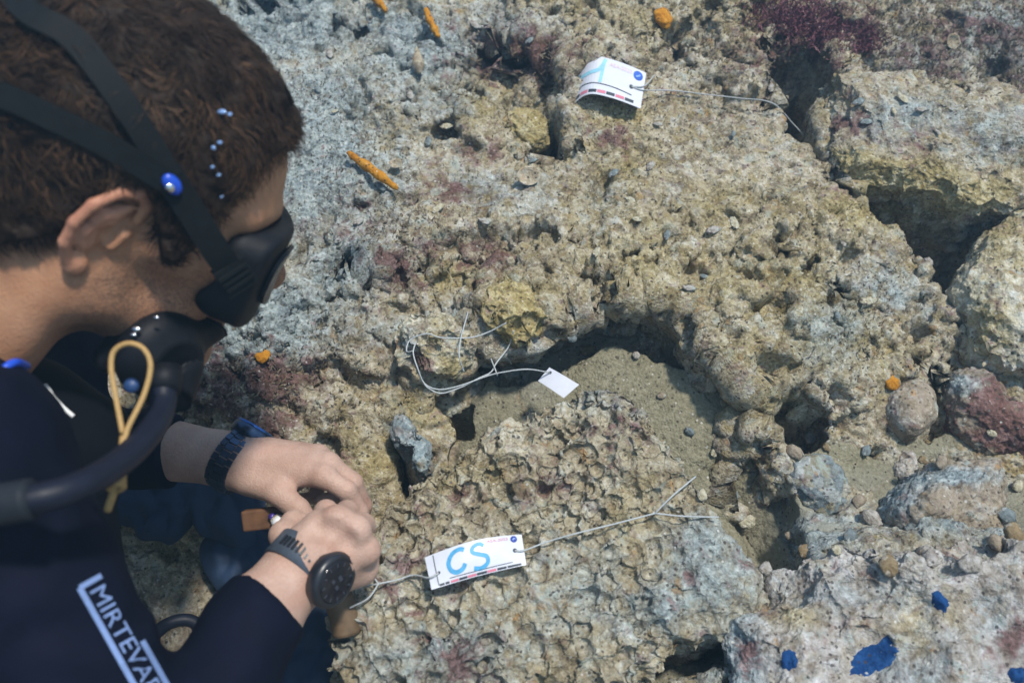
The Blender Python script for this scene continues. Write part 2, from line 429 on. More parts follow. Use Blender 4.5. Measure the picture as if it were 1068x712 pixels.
# hollows: outline in the photo at the rim, rim height, depth, width of the wall, overhang
HOLES = [
 # the large sandy pit in which the nodular boulder lies
 ([(488,334),(520,345),(548,352),(566,334),(600,312),(640,298),(680,298),(716,316),(744,356),(768,390),(780,424),(796,450),(808,470),(820,486),
   (838,490),(850,514),(866,546),(872,578),(856,604),(818,612),(800,640),(770,670),(700,730),(560,800),(380,800),(330,700),(345,600),(372,545),(420,505),
   (455,470),(470,425),(440,408),(452,386),(488,384)], 0.02, 0.060, 0.022, 0.024),
 ([(760,440),(790,478),(812,500),(834,520),(852,552),(858,584),(838,604),(812,606),(790,560),(765,505),(742,462)], 0.0, 0.045, 0.05, 0.012),
 ([(500,340),(548,352),(566,336),(600,314),(640,300),(676,304),(704,322),(734,360),(706,356),(672,340),(636,334),(604,342),(572,358),(545,366),(510,358)], 0.02, 0.07, 0.03, 0.026),
 # deep hole beside the string
 ([(806,62),(826,46),(858,40),(880,58),(876,92),(861,112),(854,150),(866,186),(872,206),(846,176),(828,168),(810,152),(804,100)], 0.01, 0.24, 0.035, 0.02),
 # under the ledge on the right
 ([(876,188),(905,192),(960,214),(1046,224),(1046,250),(1016,285),(1004,318),(985,300),(962,262),(915,238),(890,214)], 0.0, 0.15, 0.04, 0.03),
 # alcove with red crust
 ([(470,62),(498,42),(545,40),(590,60),(602,100),(592,130),(596,162),(560,170),(530,150),(500,120),(478,95)], 0.005, 0.065, 0.05, 0.018),
 ([(545,140),(575,112),(596,120),(592,164),(566,172),(546,166)], 0.0, 0.14, 0.025, 0.018),
 # hollow below the arch on the right
 ([(796,412),(818,404),(845,416),(870,424),(868,444),(836,444),(800,438)], 0.0, 0.11, 0.025, 0.022),
 # between the boulder and the reef under the left hand
 ([(384,452),(404,440),(418,452),(436,490),(430,508),(410,512),(392,492)], -0.06, 0.12, 0.03, 0.012),
 ([(412,402),(440,408),(470,408),(480,424),(452,430),(424,420)], 0.0, 0.09, 0.02, 0.015),
 ([(395,520),(430,506),(440,512),(402,545),(384,556)], -0.06, 0.08, 0.02, 0.008),
 ([(426,262),(440,250),(466,256),(468,284),(446,290),(426,282)], 0.01, 0.11, 0.02, 0.016),
 ([(360,262),(378,268),(392,300),(380,308),(360,298)], 0.0, 0.07, 0.02, 0.012),
 ([(312,282),(338,292),(352,310),(330,314),(314,302)], 0.0, 0.065, 0.02, 0.012),
 ([(600,276),(614,278),(628,288),(612,290)], 0.02, 0.04, 0.012, 0.008),
 ([(858,292),(872,290),(878,306),(864,308)], 0.04, 0.07, 0.01, 0.006),
 ([(803,262),(814,258),(816,278),(806,284)], 0.03, 0.07, 0.01, 0.006),
 ([(898,352),(912,350),(914,364),(902,366)], 0.02, 0.07, 0.01, 0.005),
 ([(838,236),(852,238),(850,248),(842,248)], 0.03, 0.04, 0.01, 0.004),
 ([(848,376),(868,368),(862,380),(848,386)], 0.02, 0.04, 0.01, 0.006),
 ([(740,390),(756,394),(752,404),(738,402)], 0.02, 0.05, 0.012, 0.006),
 ([(985,100),(1006,96),(1012,120),(994,132),(980,118)], 0.0, 0.07, 0.02, 0.012),
 ([(1032,60),(1058,40),(1068,60),(1052,84),(1034,82)], 0.0, 0.07, 0.025, 0.01),
 ([(270,-10),(330,-12),(318,14),(290,16),(272,8)], -0.02, 0.09, 0.03, 0.012),
 ([(352,26),(380,22),(396,34),(384,46),(356,42)], -0.02, 0.05, 0.02, 0.012),
 ([(1040,390),(1080,380),(1080,420),(1052,424)], -0.04, 0.1, 0.02, 0.012),
 ([(960,408),(975,398),(984,440),(970,464)], -0.05, 0.05, 0.015, 0.008),
 ([(300,392),(330,388),(352,404),(330,416),(306,408)], -0.02, 0.05, 0.02, 0.01),
 ([(640,690),(700,664),(760,652),(770,672),(700,712),(650,730)], -0.06, 0.10, 0.03, 0.0),
]

def build_reef():
    us = axis(-0.86, 0.86, 0.0019, (-3.6, 3.6)); vs = axis(0.06, 1.28, 0.0019, (-3.0, 4.6))
    U, V = np.meshgrid(us, vs)
    base = np.stack([U, V, np.zeros_like(U)], -1)
    PX, PY = to_photo(base)
    far = (PX < -500) | (PX > 1600) | (PY < -500) | (PY > 1200) | ~np.isfinite(PX) | (((base-CAM_P)@CAM_B) > -0.2)
    PX = np.where(far, 534, PX); PY = np.where(far, -300, PY)
    num = np.zeros_like(U); den = np.full_like(U, 1e-7)
    for (x, y, h) in CTRL:
        w = np.exp(-((PX-x)**2+(PY-y)**2)/(2*62.0**2)); num += w*h; den += w
    H = num/den
    H += 0.05*perlin(base, 0.9, 3)*sstep(0.3, 1.5, np.hypot(U, V-0.65))
    # wobble of the outlines
    q = base*1.0
    wob0 = 0.018*fbm(q, 13, 2, 0.5, 5); wob = wob0+0.010*perlin(q, 42, 9)
    shx = np.zeros_like(U); shy = np.zeros_like(U); pit = np.zeros_like(U); big = np.zeros_like(U)
    for k, (pp, hr, dep, ww, oh) in enumerate(HOLES):
        pol = uv_poly(pp, hr)
        if np.ptp(pol, axis=0).max() < 0.06: oh = 0.0
        lo = pol.min(0)-0.12; hi = pol.max(0)+0.12
        m = (U > lo[0]) & (U < hi[0]) & (V > lo[1]) & (V < hi[1])
        r0 = np.where(m.any(1))[0]; c0 = np.where(m.any(0))[0]
        sl = (slice(r0[0], r0[-1]+1), slice(c0[0], c0[-1]+1))
        sc_ = min(1.0, dep/0.1)
        s = poly_sdf(U[sl], V[sl], pol)
        gy, gx = np.gradient(s+0.6*wob0[sl], vs[sl[0]], us[sl[1]])
        for _ in range(6):
            gx[1:-1, 1:-1] = 0.25*(gx[:-2, 1:-1]+gx[2:, 1:-1]+gx[1:-1, :-2]+gx[1:-1, 2:]); gy[1:-1, 1:-1] = 0.25*(gy[:-2, 1:-1]+gy[2:, 1:-1]+gy[1:-1, :-2]+gy[1:-1, 2:])
        gl = np.hypot(gx, gy)+0.25
        s = s+wob[sl]*(0.25+0.75*sc_)
        gx /= gl; gy /= gl
        t = sstep(-oh, ww-oh, s)
        H[sl] -= dep*t*(0.86+0.14*sstep(0, 0.1, s))
        pit[sl] = np.maximum(pit[sl], t*dep/0.135)
        if k == 0: big[sl] = np.maximum(big[sl], sstep(-0.012, 0.012, s))
        ov = oh*np.exp(-np.clip(-s-oh, 0, 1)/(0.6*oh+0.012))*(1-t)
        shx[sl] += gx*ov; shy[sl] += gy*ov
    # sandy ground
    sand = splat(PX, PY, [(900,475,(85,28),1.0),(1000,520,(90,45),1.0),(850,510,(40,20),.8),(1060,520,50,1.0),(880,545,(50,20),.6),(1000,445,(40,14),.7)])
    sand = np.maximum(sand, 0.8*splat(PX, PY, [(840,440,(30,10),1.0),(980,262,(50,22),.8)]))
    sand = sand*sstep(-0.25, 0.15, fbm(base, 11, 3, 0.5, 77)+0.35*sand)
    flat2 = sstep(0.42, 0.6, splat(PX, PY, [(905,476,(52,24),1.0),(1000,500,(100,32),1.0),(1060,530,(50,40),1.0),(860,505,(45,18),.9),(980,450,(40,14),.8)])+0.25*fbm(base, 20, 2, 0.5, 79))
    sand = np.maximum(sand, 0.9*flat2)
    sand = np.maximum(sand, big*sstep(-0.55, -0.2, fbm(base, 14, 2, 0.5, 78)))
    P = base.copy(); P[..., 2] = H; P[..., 0] += shx; P[..., 1] += shy
    # relief along the surface normal
    rk = 1-0.92*np.clip(sand*1.3, 0, 1)
    calm = 1-0.6*splat(PX, PY, [(620,240,(60,50),1.0),(700,190,(100,70),.75),(640,150,(50,40),.6),(900,640,(140,80),.3),(480,210,(70,30),.5),(330,140,(90,150),.75),(420,60,(80,50),.6),(420,345,(70,25),.6),(350,130,(60,80),.3)])
    var = 0.30+0.9*sstep(-0.35, 0.45, fbm(base, 4.2, 2, 0.5, 15))
    var = np.maximum(var, 1.15*splat(PX, PY, [(830,300,(110,80),1.0),(760,370,(60,50),1.0),(530,300,(70,40),.9),(520,100,(60,60),.9),(400,280,(60,40),1.0),(780,40,(60,40),.8)]))
    P += grid_normals(P)*(0.026*fbm(P, 5.5, 2, 0.5, 21)*(0.25+0.75*rk))[..., None]
    # bulky lumps with sharp creases between them
    lum = splat(PX, PY, [(830,300,(110,90),1.0),(760,390,(60,60),1.0),(700,260,(80,40),.6),(530,300,(80,50),.9),(510,100,(70,70),.8),(400,280,(70,50),.9),(780,40,(90,50),.8),(960,40,(120,60),.8),(860,220,(70,40),.8),(300,420,(90,50),.8)])
    Pw = P+0.018*np.stack([perlin(P, 14, k) for k in (201, 202, 203)], -1)
    bil = np.abs(perlin(Pw, 9.5, 205)); bil2 = np.abs(perlin(Pw, 22, 207))
    P += grid_normals(P)*((0.060*(np.minimum(bil, 0.30)-0.12)+0.030*(np.minimum(bil2, 0.3)-0.1))*(0.18+0.82*lum)*rk)[..., None]
    Nn = grid_normals(P)
    w1, r1 = worley(P, 21, 31, 1.0)
    kn = np.sqrt(np.clip(1-(w1/0.80)**2, 0, 1))*(0.55+1.5*perlin(P, 13, 33))*0.015
    ridge = (0.4-np.abs(perlin(P, 15, 41)))*0.014
    hole = -0.034*sstep(0.22, 0.42, -perlin(P, 21, 51))-0.010*sstep(0.30, 0.45, perlin(P, 50, 53))
    amp = rk*calm*var
    def slope_ok(P_):
        e = np.linalg.norm(np.gradient(P_, axis=0), axis=-1)+np.linalg.norm(np.gradient(P_, axis=1), axis=-1)
        return np.clip(0.0085/np.maximum(e, 1e-4), 0.12, 1.0)
    den_ = np.where((np.abs(U) < 0.87) & (V > 0.05) & (V < 1.29), slope_ok(P), 1.0)
    P += Nn*(((kn+ridge)*amp+hole*amp)*den_+0.0016*perlin(P, 12, 55)*(1-rk))[..., None]
    Nn = grid_normals(P)
    den_ = np.where((np.abs(U) < 0.87) & (V > 0.05) & (V < 1.29), slope_ok(P), 0.3)
    w2, r2 = worley(P, 58, 61, 1.0)
    P += Nn*((np.sqrt(np.clip(1-(w2/0.78)**2, 0, 1))*np.clip(0.5+1.6*perlin(P, 32, 63), 0, 2)*0.0060+0.0068*fbm(P, 85, 3, 0.64, 71))*(0.12+0.88*rk*(0.22+0.78*var*calm))*den_)[..., None]
    # crusts, with some ambient light and corner dimness put into their colour
    MX, MY = to_photo(P); MX = np.where(far, 534, MX); MY = np.where(far, -300, MY)
    n1 = fbm(P, 8, 3, 0.55, 81)
    maroon = splat(MX, MY, [(545,60,(60,28),.9),(620,75,(50,22),.45),(840,40,(60,40),.75),(900,30,(40,25),.55),(415,270,(35,35),.7),(400,240,25,.5),(500,265,(35,22),.55),
        (290,400,(70,26),.9),(230,400,(50,40),.8),(270,440,(45,25),.7),(360,480,(35,20),.4),(500,160,(30,22),.45),(470,195,(35,20),.5),(640,140,(25,15),.45),(380,215,(30,14),.45),
        (425,385,(20,12),.5),(1000,40,(80,50),.6),(1060,90,(40,60),.5),(770,60,(20,20),.4),(340,240,(30,12),.4),(880,205,(25,14),.35),(700,100,(20,14),.35),(770,690,(30,30),.5),(960,170,30,.3)])  # top right blobs: dark weed plus the corner's vignette dimness, painted in
    yellow = splat(MX, MY, [(545,310,(50,30),.6),(500,100,(50,45),.4),(560,130,30,.55),(830,290,(70,40),.5),(760,300,(60,40),.45),(650,220,(60,30),.4),(920,215,(50,25),.8),
        (880,110,(40,30),.5),(700,20,(60,30),.4),(470,290,(35,25),.6),(640,120,(40,18),.6),(800,420,(60,30),.45),(440,430,(50,30),.4),(380,480,(50,30),.5),(660,180,50,.35),(780,10,60,.4),
        (600,10,60,.3),(700,250,(150,80),.42),(830,340,(120,80),.5),(420,160,40,.25),(170,560,50,.5)])
    blue = splat(MX, MY, [(330,160,(100,130),.9),(420,60,(100,70),.75),(250,330,(120,60),.95),(360,270,(60,50),.9),(300,20,(100,70),.95),(420,345,(60,22),.55),(520,20,(60,25),.5),  # left reef blobs: silt plus blue ambient light painted into the colour
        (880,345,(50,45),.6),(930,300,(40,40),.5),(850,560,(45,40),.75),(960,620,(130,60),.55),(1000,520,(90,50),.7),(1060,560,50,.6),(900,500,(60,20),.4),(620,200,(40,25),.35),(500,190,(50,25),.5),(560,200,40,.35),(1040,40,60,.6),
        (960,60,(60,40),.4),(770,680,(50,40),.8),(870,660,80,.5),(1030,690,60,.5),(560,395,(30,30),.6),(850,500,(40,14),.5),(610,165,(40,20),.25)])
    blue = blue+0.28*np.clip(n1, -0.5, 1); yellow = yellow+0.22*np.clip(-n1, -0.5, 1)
    maroon = maroon*(0.75+0.8*fbm(P, 20, 2, 0.5, 91))
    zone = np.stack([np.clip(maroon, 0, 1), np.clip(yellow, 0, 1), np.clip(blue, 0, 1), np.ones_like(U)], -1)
    global REEF_P
    REEF_P = (us, vs, P)
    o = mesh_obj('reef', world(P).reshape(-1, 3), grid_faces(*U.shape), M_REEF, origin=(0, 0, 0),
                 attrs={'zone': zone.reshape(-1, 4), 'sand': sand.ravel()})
    tag(o, kind='structure')
    return o

build_reef()
_CELL = 5.0
_zb = np.full((170, 240), np.inf)
def _splat(P_):
    P_ = P_.reshape(-1, 3); z = -((P_-CAM_P)@CAM_B); x, y = to_photo(P_)
    k = (x > -60) & (x < 1135) & (y > -60) & (y < 785) & (z > 0.3)
    np.minimum.at(_zb, (((y[k]+60)/_CELL).astype(int), ((x[k]+60)/_CELL).astype(int)), z[k])
_splat(REEF_P[2])
def surf(px, py, lift=0.0):
    """where the sight line through a photo pixel meets the built rock (reef frame)"""
    i, j = int(np.clip((py+60)/_CELL, 0, 169)), int(np.clip((px+60)/_CELL, 0, 239))
    w = _zb[max(i-1, 0):i+2, max(j-1, 0):j+2]; w = w[np.isfinite(w)]
    Z = np.median(w) if len(w) else 1.0
    return cam_reef(px, py, Z)+np.array([0, 0, lift])

# ------------------------------------------------------------------ loose rocks
ROCKS = {}
def rock(name, outline, rim, top, bottom, mat, label, cat='rock', n=150, p=3.5, knob=(24, 0.012), knob2=(70, 0.005), big=0.012, fine=0.0025,
         tilt=(0, 0), seed=1, zone=None, group=None, sand=None, crown=0.0, under=4):
    """a boulder from its outline in the photo (at height rim), rounded over the rim, closed below"""
    pol = uv_poly(outline, rim)
    c = pol.mean(0); rel = pol-c
    ang = np.arctan2(rel[:, 1], rel[:, 0]); o = np.argsort(ang); ang = ang[o]; rad = np.hypot(rel[o, 0], rel[o, 1])
    A = np.concatenate([ang-2*np.pi, ang, ang+2*np.pi]); RR = np.tile(rad, 3)
    tt = np.linspace(-np.pi, np.pi, 721); rr = np.interp(tt, A, RR)
    ker = np.exp(-np.linspace(-2, 2, 17)**2); ker /= ker.sum(); rr = np.convolve(np.concatenate([rr[-9:-1], rr, rr[1:9]]), ker, 'valid')
    g = np.linspace(-1, 1, n); X, Y = np.meshgrid(g, g)
    a = X*np.sqrt(1-Y*Y/2); b = Y*np.sqrt(1-X*X/2); s = np.clip(np.hypot(a, b), 0, 1); th = np.arctan2(b, a)
    prof = (1-np.clip(s, 0, 1)**p)**(1/p)
    s2 = np.sin(s*np.pi/2)**0.92
    prof = np.clip(1-s2**p, 0, 1)**(1/1.9)
    rad2 = np.interp(th, tt, rr)*s2
    ux = c[0]+rad2*np.cos(th); vy = c[1]+rad2*np.sin(th)
    tp = top+tilt[0]*(ux-c[0])+tilt[1]*(vy-c[1])+crown*(1-s2**2)
    topP = np.stack([ux, vy, rim+(tp-rim)*prof], -1)
    botP = np.stack([ux, vy, rim+(bottom-rim)*prof], -1)
    ii = np.unique(np.r_[np.arange(0, n, under), n-1]); nb = len(ii)
    botP = botP[np.ix_(ii, ii)]
    if under > 1: botP = botP*1.0; botP[..., :2] = c+(botP[..., :2]-c)*0.985
    Pt = np.vstack([topP.reshape(-1, 3), botP.reshape(-1, 3)])
    F1 = grid_faces(n, n); F2 = grid_faces(nb, nb)[:, ::-1]+n*n
    # normals by accumulation over faces
    def vn(P_):
        N_ = np.zeros_like(P_)
        for F in (F1, F2):
            e = np.cross(P_[F[:, 2]]-P_[F[:, 0]], P_[F[:, 3]]-P_[F[:, 1]])
            for k in range(4): np.add.at(N_, F[:, k], e)
        # weld the two halves along the rim
        if under == 1:
            ed = np.flatnonzero((np.abs(X) == 1).ravel() | (np.abs(Y) == 1).ravel())
            sm = N_[ed]+N_[ed+n*n]; N_[ed] = sm; N_[ed+n*n] = sm
        return N_/(np.linalg.norm(N_, axis=1, keepdims=True)+1e-12)
    so = np.array([seed*3.7, seed*1.3, seed*2.1])
    Pt = Pt-vn(Pt)*0+vn(Pt)*(big*fbm(Pt+so, 9, 3, 0.5, seed))[:, None]
    N_ = vn(Pt); d = 0
    PXp, PYp = to_photo(Pt)
    w1, r1 = worley(Pt+so, knob[0], seed+1, 1.0)
    sm = 1.0 if sand is None else 1-0.8*splat(PXp, PYp, sand)
    d = (np.clip(1-(w1/0.76)**2, 0, 1)**0.75*np.clip(0.9+1.1*perlin(Pt+so, knob[0]*0.55, seed+8), 0.35, 1.7)-0.5)*knob[1]*sm*(0.5+0.5*sstep(-0.5, 0.1, perlin(Pt+so, 11, seed+9)))
    Pt = Pt+N_*d[:, None]; N_ = vn(Pt)
    w2, r2 = worley(Pt+so, knob2[0], seed+2, 1.0)
    Pt = Pt+N_*((np.sqrt(np.clip(1-(w2/0.78)**2, 0, 1))*np.clip(0.6+1.4*perlin(Pt+so, knob2[0]*0.5, seed+7), 0, 2)*knob2[1]+fine*fbm(Pt+so, 110, 3, 0.6, seed+3))*(0.35+0.65*sm))[:, None]
    MX, MY = to_photo(Pt); n1 = fbm(Pt+so, 14, 3, 0.55, seed+5)
    z = zone or {}
    zn = np.stack([np.clip(splat(MX, MY, z.get('m', []))*(0.75+0.8*n1), 0, 1), np.clip(splat(MX, MY, z.get('y', []))-0.2*n1, 0, 1),
                   np.clip(splat(MX, MY, z.get('b', []))+0.25*n1, 0, 1), np.ones(len(Pt))], -1)
    o = mesh_obj(name, world(Pt), np.vstack([F1, F2]), mat, attrs={'zone': zn, 'sand': np.zeros(len(Pt))})
    _splat(Pt); ROCKS[label] = (Pt, F1)
    return tag(o, label, cat, group)

rock('nodular_boulder', [(352,735),(356,640),(380,575),(402,540),(440,508),(478,486),(515,462),(560,444),(600,430),(632,421),(654,429),(670,450),(682,474),(702,502),
     (732,542),(770,574),(788,606),(796,630),(770,655),(700,674),(660,712),(600,770),(480,800),(380,790)], 0.012, 0.066, -0.14, M_NODULE,
     'broad tan boulder covered in small round knobs, carrying the tag lettered CS', 'boulder', n=430, p=6.5, knob=(66, 0.0185), knob2=(120, 0.0050), big=0.012, fine=0.002, tilt=(-0.03, 0.03), seed=4,
     zone={'m': [(560,500,(50,30),.4),(480,520,(30,25),.55),(640,450,40,.3),(430,600,(60,40),.3),(740,590,(50,40),.35),(470,690,60,.35)], 'y': [(640,540,60,.2),(500,500,(60,30),.35)],
           'b': [(740,590,(60,70),.8),(690,630,(50,40),.65),(480,680,(140,50),.6),(600,630,(80,60),.45),(620,410,(40,20),.5),(430,620,(60,60),.35)]},
     sand=[(760,590,(60,80),1.0),(710,560,(30,40),.6)])

M_PALE = rock_material('pale_silted_crust', dark=(0.10, 0.085, 0.075), mid=(0.27, 0.24, 0.20), light=(0.43, 0.41, 0.38), pale=(0.60, 0.59, 0.58), fine=0.7, patch=0.3)
M_CREAM = rock_material('cream_crust', dark=(0.17, 0.14, 0.08), mid=(0.38, 0.34, 0.22), light=(0.56, 0.52, 0.40), pale=(0.72, 0.70, 0.62))
M_STONE = rock_material('smooth_stone', dark=(0.11, 0.085, 0.06), mid=(0.22, 0.18, 0.13), light=(0.31, 0.26, 0.20), pale=(0.42, 0.39, 0.34), bump=0.5, patch=0.15)
M_OCHRE = rock_material('ochre_stone', dark=(0.10, 0.072, 0.035), mid=(0.24, 0.18, 0.085), light=(0.36, 0.29, 0.16), pale=(0.48, 0.42, 0.28), bump=0.6)
M_GREY = rock_material('grey_stone', dark=(0.05, 0.06, 0.065), mid=(0.12, 0.145, 0.15), light=(0.20, 0.235, 0.24), pale=(0.33, 0.36, 0.36), bump=0.6)

rock('ledge_rock', [(861,122),(868,97),(890,84),(930,88),(965,98),(1005,108),(1060,100),(1110,110),(1120,190),(1075,212),(1040,220),(1005,222),(970,208),(940,196),(905,192),(878,184),(864,158)],
     0.035, 0.075, -0.03, M_REEF, 'thick overhanging ledge of rock with ochre underside above the dark cave', n=250, under=1, p=4.0, knob=(22, 0.016), knob2=(60, 0.006), big=0.02, seed=11,
     zone={'m': [(885,125,(30,20),.5),(960,150,(40,30),.3)], 'y': [(930,185,(80,22),1.0),(1010,205,(60,20),.9),(890,170,(30,15),.9)], 'b': [(940,120,(80,25),.6),(1040,140,(50,30),.5)]})
rock('cream_rock', [(1008,272),(1030,240),(1066,216),(1130,214),(1150,380),(1068,390),(1022,382),(1006,344)], 0.0, 0.05, -0.1, M_CREAM,
     'flat-sided cream rock slab standing beside the maroon rock', n=180, p=5, knob=(24, 0.010), seed=12, zone={'y': [(1050,250,(40,40),.5),(1030,330,(30,30),.5)]})
rock('maroon_rock', [(977,396),(1000,386),(1025,394),(1050,422),(1090,452),(1088,482),(1044,472),(1002,452),(983,424)], -0.045, 0.0, -0.1, M_STONE,
     'angular rock coated in maroon crust with a white top', n=130, p=4, knob=(20, 0.008), knob2=(60, 0.003), seed=13,
     zone={'m': [(1030,440,(50,40),1.0),(1060,460,40,1.0)], 'b': [(1000,400,(25,12),.8)]})
rock('cobble', [(913,428),(922,412),(946,404),(968,412),(975,436),(966,462),(945,473),(925,464),(915,446)], -0.05, 0.0, -0.09, M_STONE,
     'rounded brown cobble wedged beside the maroon rock', n=110, p=2.6, knob=(16, 0.006), knob2=(80, 0.0016), fine=0.0012, seed=14, zone={'b': [(930,430,20,.3)]})
rock('stone', [(910,548),(918,525),(945,508),(985,499),(1008,500),(1024,496),(1032,512),(1027,548),(1018,572),(985,580),(950,588),(922,576)], -0.035, 0.045, -0.08, M_STONE,
     'rounded brown stone with blue grey crust lying on the silt', n=170, p=2.8, knob=(15, 0.008), knob2=(60, 0.003), big=0.018, seed=15,
     zone={'b': [(930,518,(28,20),1.0),(1000,496,(50,10),1.0),(960,500,(30,12),.9)], 'y': [(940,570,(30,12),.8)]})
rock('pitted_boulder', [(768,672),(788,628),(815,606),(850,590),(900,592),(960,602),(1010,590),(1068,574),(1140,580),(1180,790),(900,830),(770,790),(758,720)], 0.03, 0.085, -0.1, M_PALE,
     'pale grey silted boulder with pitted top and blue sponge spots', n=330, p=4.5, knob=(20, 0.020), knob2=(50, 0.006), big=0.028, tilt=(0.14, -0.05), seed=16,
     zone={'m': [(795,680,(26,34),.7),(1060,660,(20,30),.6),(870,660,30,.3)], 'b': [(775,690,(26,60),1.0),(900,620,(80,30),.5),(1000,650,(80,40),.4),(950,700,60,.4)], 'y': [(830,640,(30,16),.4),(960,650,40,.3)]})
rock('stone_splinter', [(411,438),(420,433),(440,454),(456,480),(454,500),(440,502),(426,478)], -0.03, -0.005, -0.07, M_GREY,
     'long grey splinter of stone leaning in the gap beside the nodular boulder', n=80, p=5, knob=(40, 0.004), knob2=(90, 0.002), seed=17, zone={'b': [(435,470,(20,30),.6)]})
rock('string_rock', [(417,362),(430,343),(455,334),(480,340),(492,358),(490,384),(472,398),(442,396),(422,382)], 0.0, 0.045, -0.06, M_CREAM,
     'pale cream rock knob with thin white string wound round it', n=150, p=3, knob=(40, 0.012), knob2=(95, 0.006), seed=18,
     zone={'m': [(440,375,(14,14),.8),(478,392,(10,8),.6)], 'y': [(470,380,(20,14),.5)], 'b': [(425,360,(10,20),.7)]})
rock('rock_lump', [(520,126),(533,112),(560,116),(575,131),(571,148),(556,158),(535,153),(523,140)], -0.02, 0.01, -0.07, M_OCHRE,
     'yellow ochre lump of rock inside the red crusted alcove', n=100, p=2.8, knob=(40, 0.008), knob2=(90, 0.004), seed=19, zone={'y': [(550,135,40,.8)]})
rock('rock_lump', [(500,312),(520,292),(545,300),(562,322),(560,344),(545,350),(520,340),(504,330)], 0.03, 0.055, -0.02, M_OCHRE,
     'knobbly olive rock lump hanging at the lip of the sandy pit', n=110, p=2.8, knob=(45, 0.012), knob2=(100, 0.005), seed=20, zone={'y': [(540,325,60,1.0)]})
rock('stone', [(903,224),(924,214),(943,226),(936,241),(914,241)], -0.06, -0.03, -0.1, M_OCHRE, 'small orange brown stone at the mouth of the cave', n=60, p=2.6, knob=(30, 0.006), seed=21)
rock('stone', [(1030,482),(1050,472),(1085,470),(1090,494),(1050,499),(1034,494)], -0.06, -0.035, -0.09, M_OCHRE, 'flat ochre stone half sunk in sand below the maroon rock', n=60, p=3, knob=(20, 0.004), seed=22)
rock('stone', [(975,452),(1000,442),(1020,456),(1022,474),(990,474)], -0.065, -0.045, -0.09, M_OCHRE, 'tan stone lying between the cobble and the maroon rock', n=60, p=2.6, knob=(20, 0.005), seed=23)
rock('stone_block', [(820,490),(852,483),(873,500),(869,529),(842,531),(823,516)], -0.045, -0.02, -0.08, M_GREY, 'dark grey angular block bedded in pale silt beside the pit', n=70, p=6, knob=(20, 0.004), seed=24)
rock('stone', [(930,485),(948,478),(955,500),(944,512),(932,504)], -0.06, -0.035, -0.09, M_PALE, 'narrow pale stone propped upright in the sand', n=60, p=3, knob=(30, 0.006), seed=25)

# ------------------------------------------------------------------ diver
CAMROWS = np.stack([CAM_R, CAM_U, CAM_B])
K = cam_reef
def KM(px, py, Z): return cam_reef(px, py, Z)

def skin_material():
    m, nt, b = new_mat('skin'); n = N(nt)
    co = n.node('ShaderNodeTexCoord').outputs['Object']
    f1 = n.noise(co, 38, 5, 0.6); f2 = n.noise(co, 420, 4, 0.6); f3 = n.voro(co, 520)
    c = n.mix(n.mr(f1, 0.3, 0.7), (0.39, 0.180, 0.092), (0.48, 0.255, 0.145))
    c = n.mix(n.math('MULTIPLY', n.attr('pale').outputs['Fac'], 0.8), c, n.mix(n.mr(f1, 0.3, 0.7), (0.36, 0.235, 0.185), (0.47, 0.335, 0.275)))
    c = n.mix(n.mr(f2, 0.45, 0.8, 0, 0.30), c, (0.24, 0.125, 0.085))
    st = n.attr('stubble').outputs['Fac']
    dots = n.mr(n.math('ADD', n.voro(co, 700), n.math('MULTIPLY', n.math('SUBTRACT', n.noise(co, 160, 3), 0.5), 0.8)), 0.25, 0.6, 1.0, 0.35)
    c = n.mix(n.math('MULTIPLY', st, dots), c, (0.045, 0.03, 0.024))
    rd = n.attr('ruddy').outputs['Fac']
    c = n.mix(n.math('MULTIPLY', rd, 0.55), c, (0.42, 0.175, 0.12))
    nt.links.new(c, b.inputs['Base Color'])
    b.inputs['Roughness'].default_value = 0.55; b.inputs['Specular IOR Level'].default_value = 0.3
    b.inputs['Subsurface Weight'].default_value = 0.12; b.inputs['Subsurface Radius'].default_value = (0.008, 0.003, 0.0015); b.inputs['Subsurface Scale'].default_value = 0.5
    h = n.math('ADD', n.math('MULTIPLY', f3, 0.0005), n.math('MULTIPLY', f2, 0.0007))
    bn = n.node('ShaderNodeBump', {'Height': h, 'Strength': 0.6, 'Distance': 1.0}); nt.links.new(bn.outputs[0], b.inputs['Normal'])
    return m
M_SKIN = skin_material()
def neoprene(name, col, rough=0.75):
    m, nt, b = new_mat(name); n = N(nt)
    co = n.node('ShaderNodeTexCoord').outputs['Object']
    f = n.noise(co, 25, 5, 0.6); w = n.noise(co, 900, 2, 0.5)
    c = n.mix(n.mr(f, 0.3, 0.7), tuple(x*0.75 for x in col), tuple(x*1.3 for x in col)); nt.links.new(c, b.inputs['Base Color'])
    b.inputs['Roughness'].default_value = rough; b.inputs['Specular IOR Level'].default_value = 0.06
    bn = n.node('ShaderNodeBump', {'Height': n.math('ADD', n.math('MULTIPLY', w, 0.0004), n.math('MULTIPLY', f, 0.004)), 'Strength': 0.5, 'Distance': 1.0}); nt.links.new(bn.outputs[0], b.inputs['Normal'])
    return m
M_SUIT = neoprene('navy_neoprene', (0.0035, 0.0042, 0.0115))
M_VEST = neoprene('black_nylon', (0.0035, 0.004, 0.006), 0.7)
M_RUBBER = plain('black_rubber', (0.006, 0.0065, 0.009), 0.55, spec=0.18, var=0.25, scale=90, bump=0.0004)
M_STRAPR = plain('strap_rubber', (0.007, 0.0085, 0.009), 0.7, spec=0.12, var=0.2, scale=120)
M_HOSE = plain('hose_rubber', (0.007, 0.009, 0.018), 0.5, spec=0.2, var=0.2, scale=200, bump=0.0003)
M_CHROME = plain('chrome', (0.75, 0.76, 0.78), 0.18, metal=1.0, var=0.05)
M_LENS = plain('dark_lens_glass', (0.004, 0.005, 0.007), 0.25, spec=0.12, var=0.1)
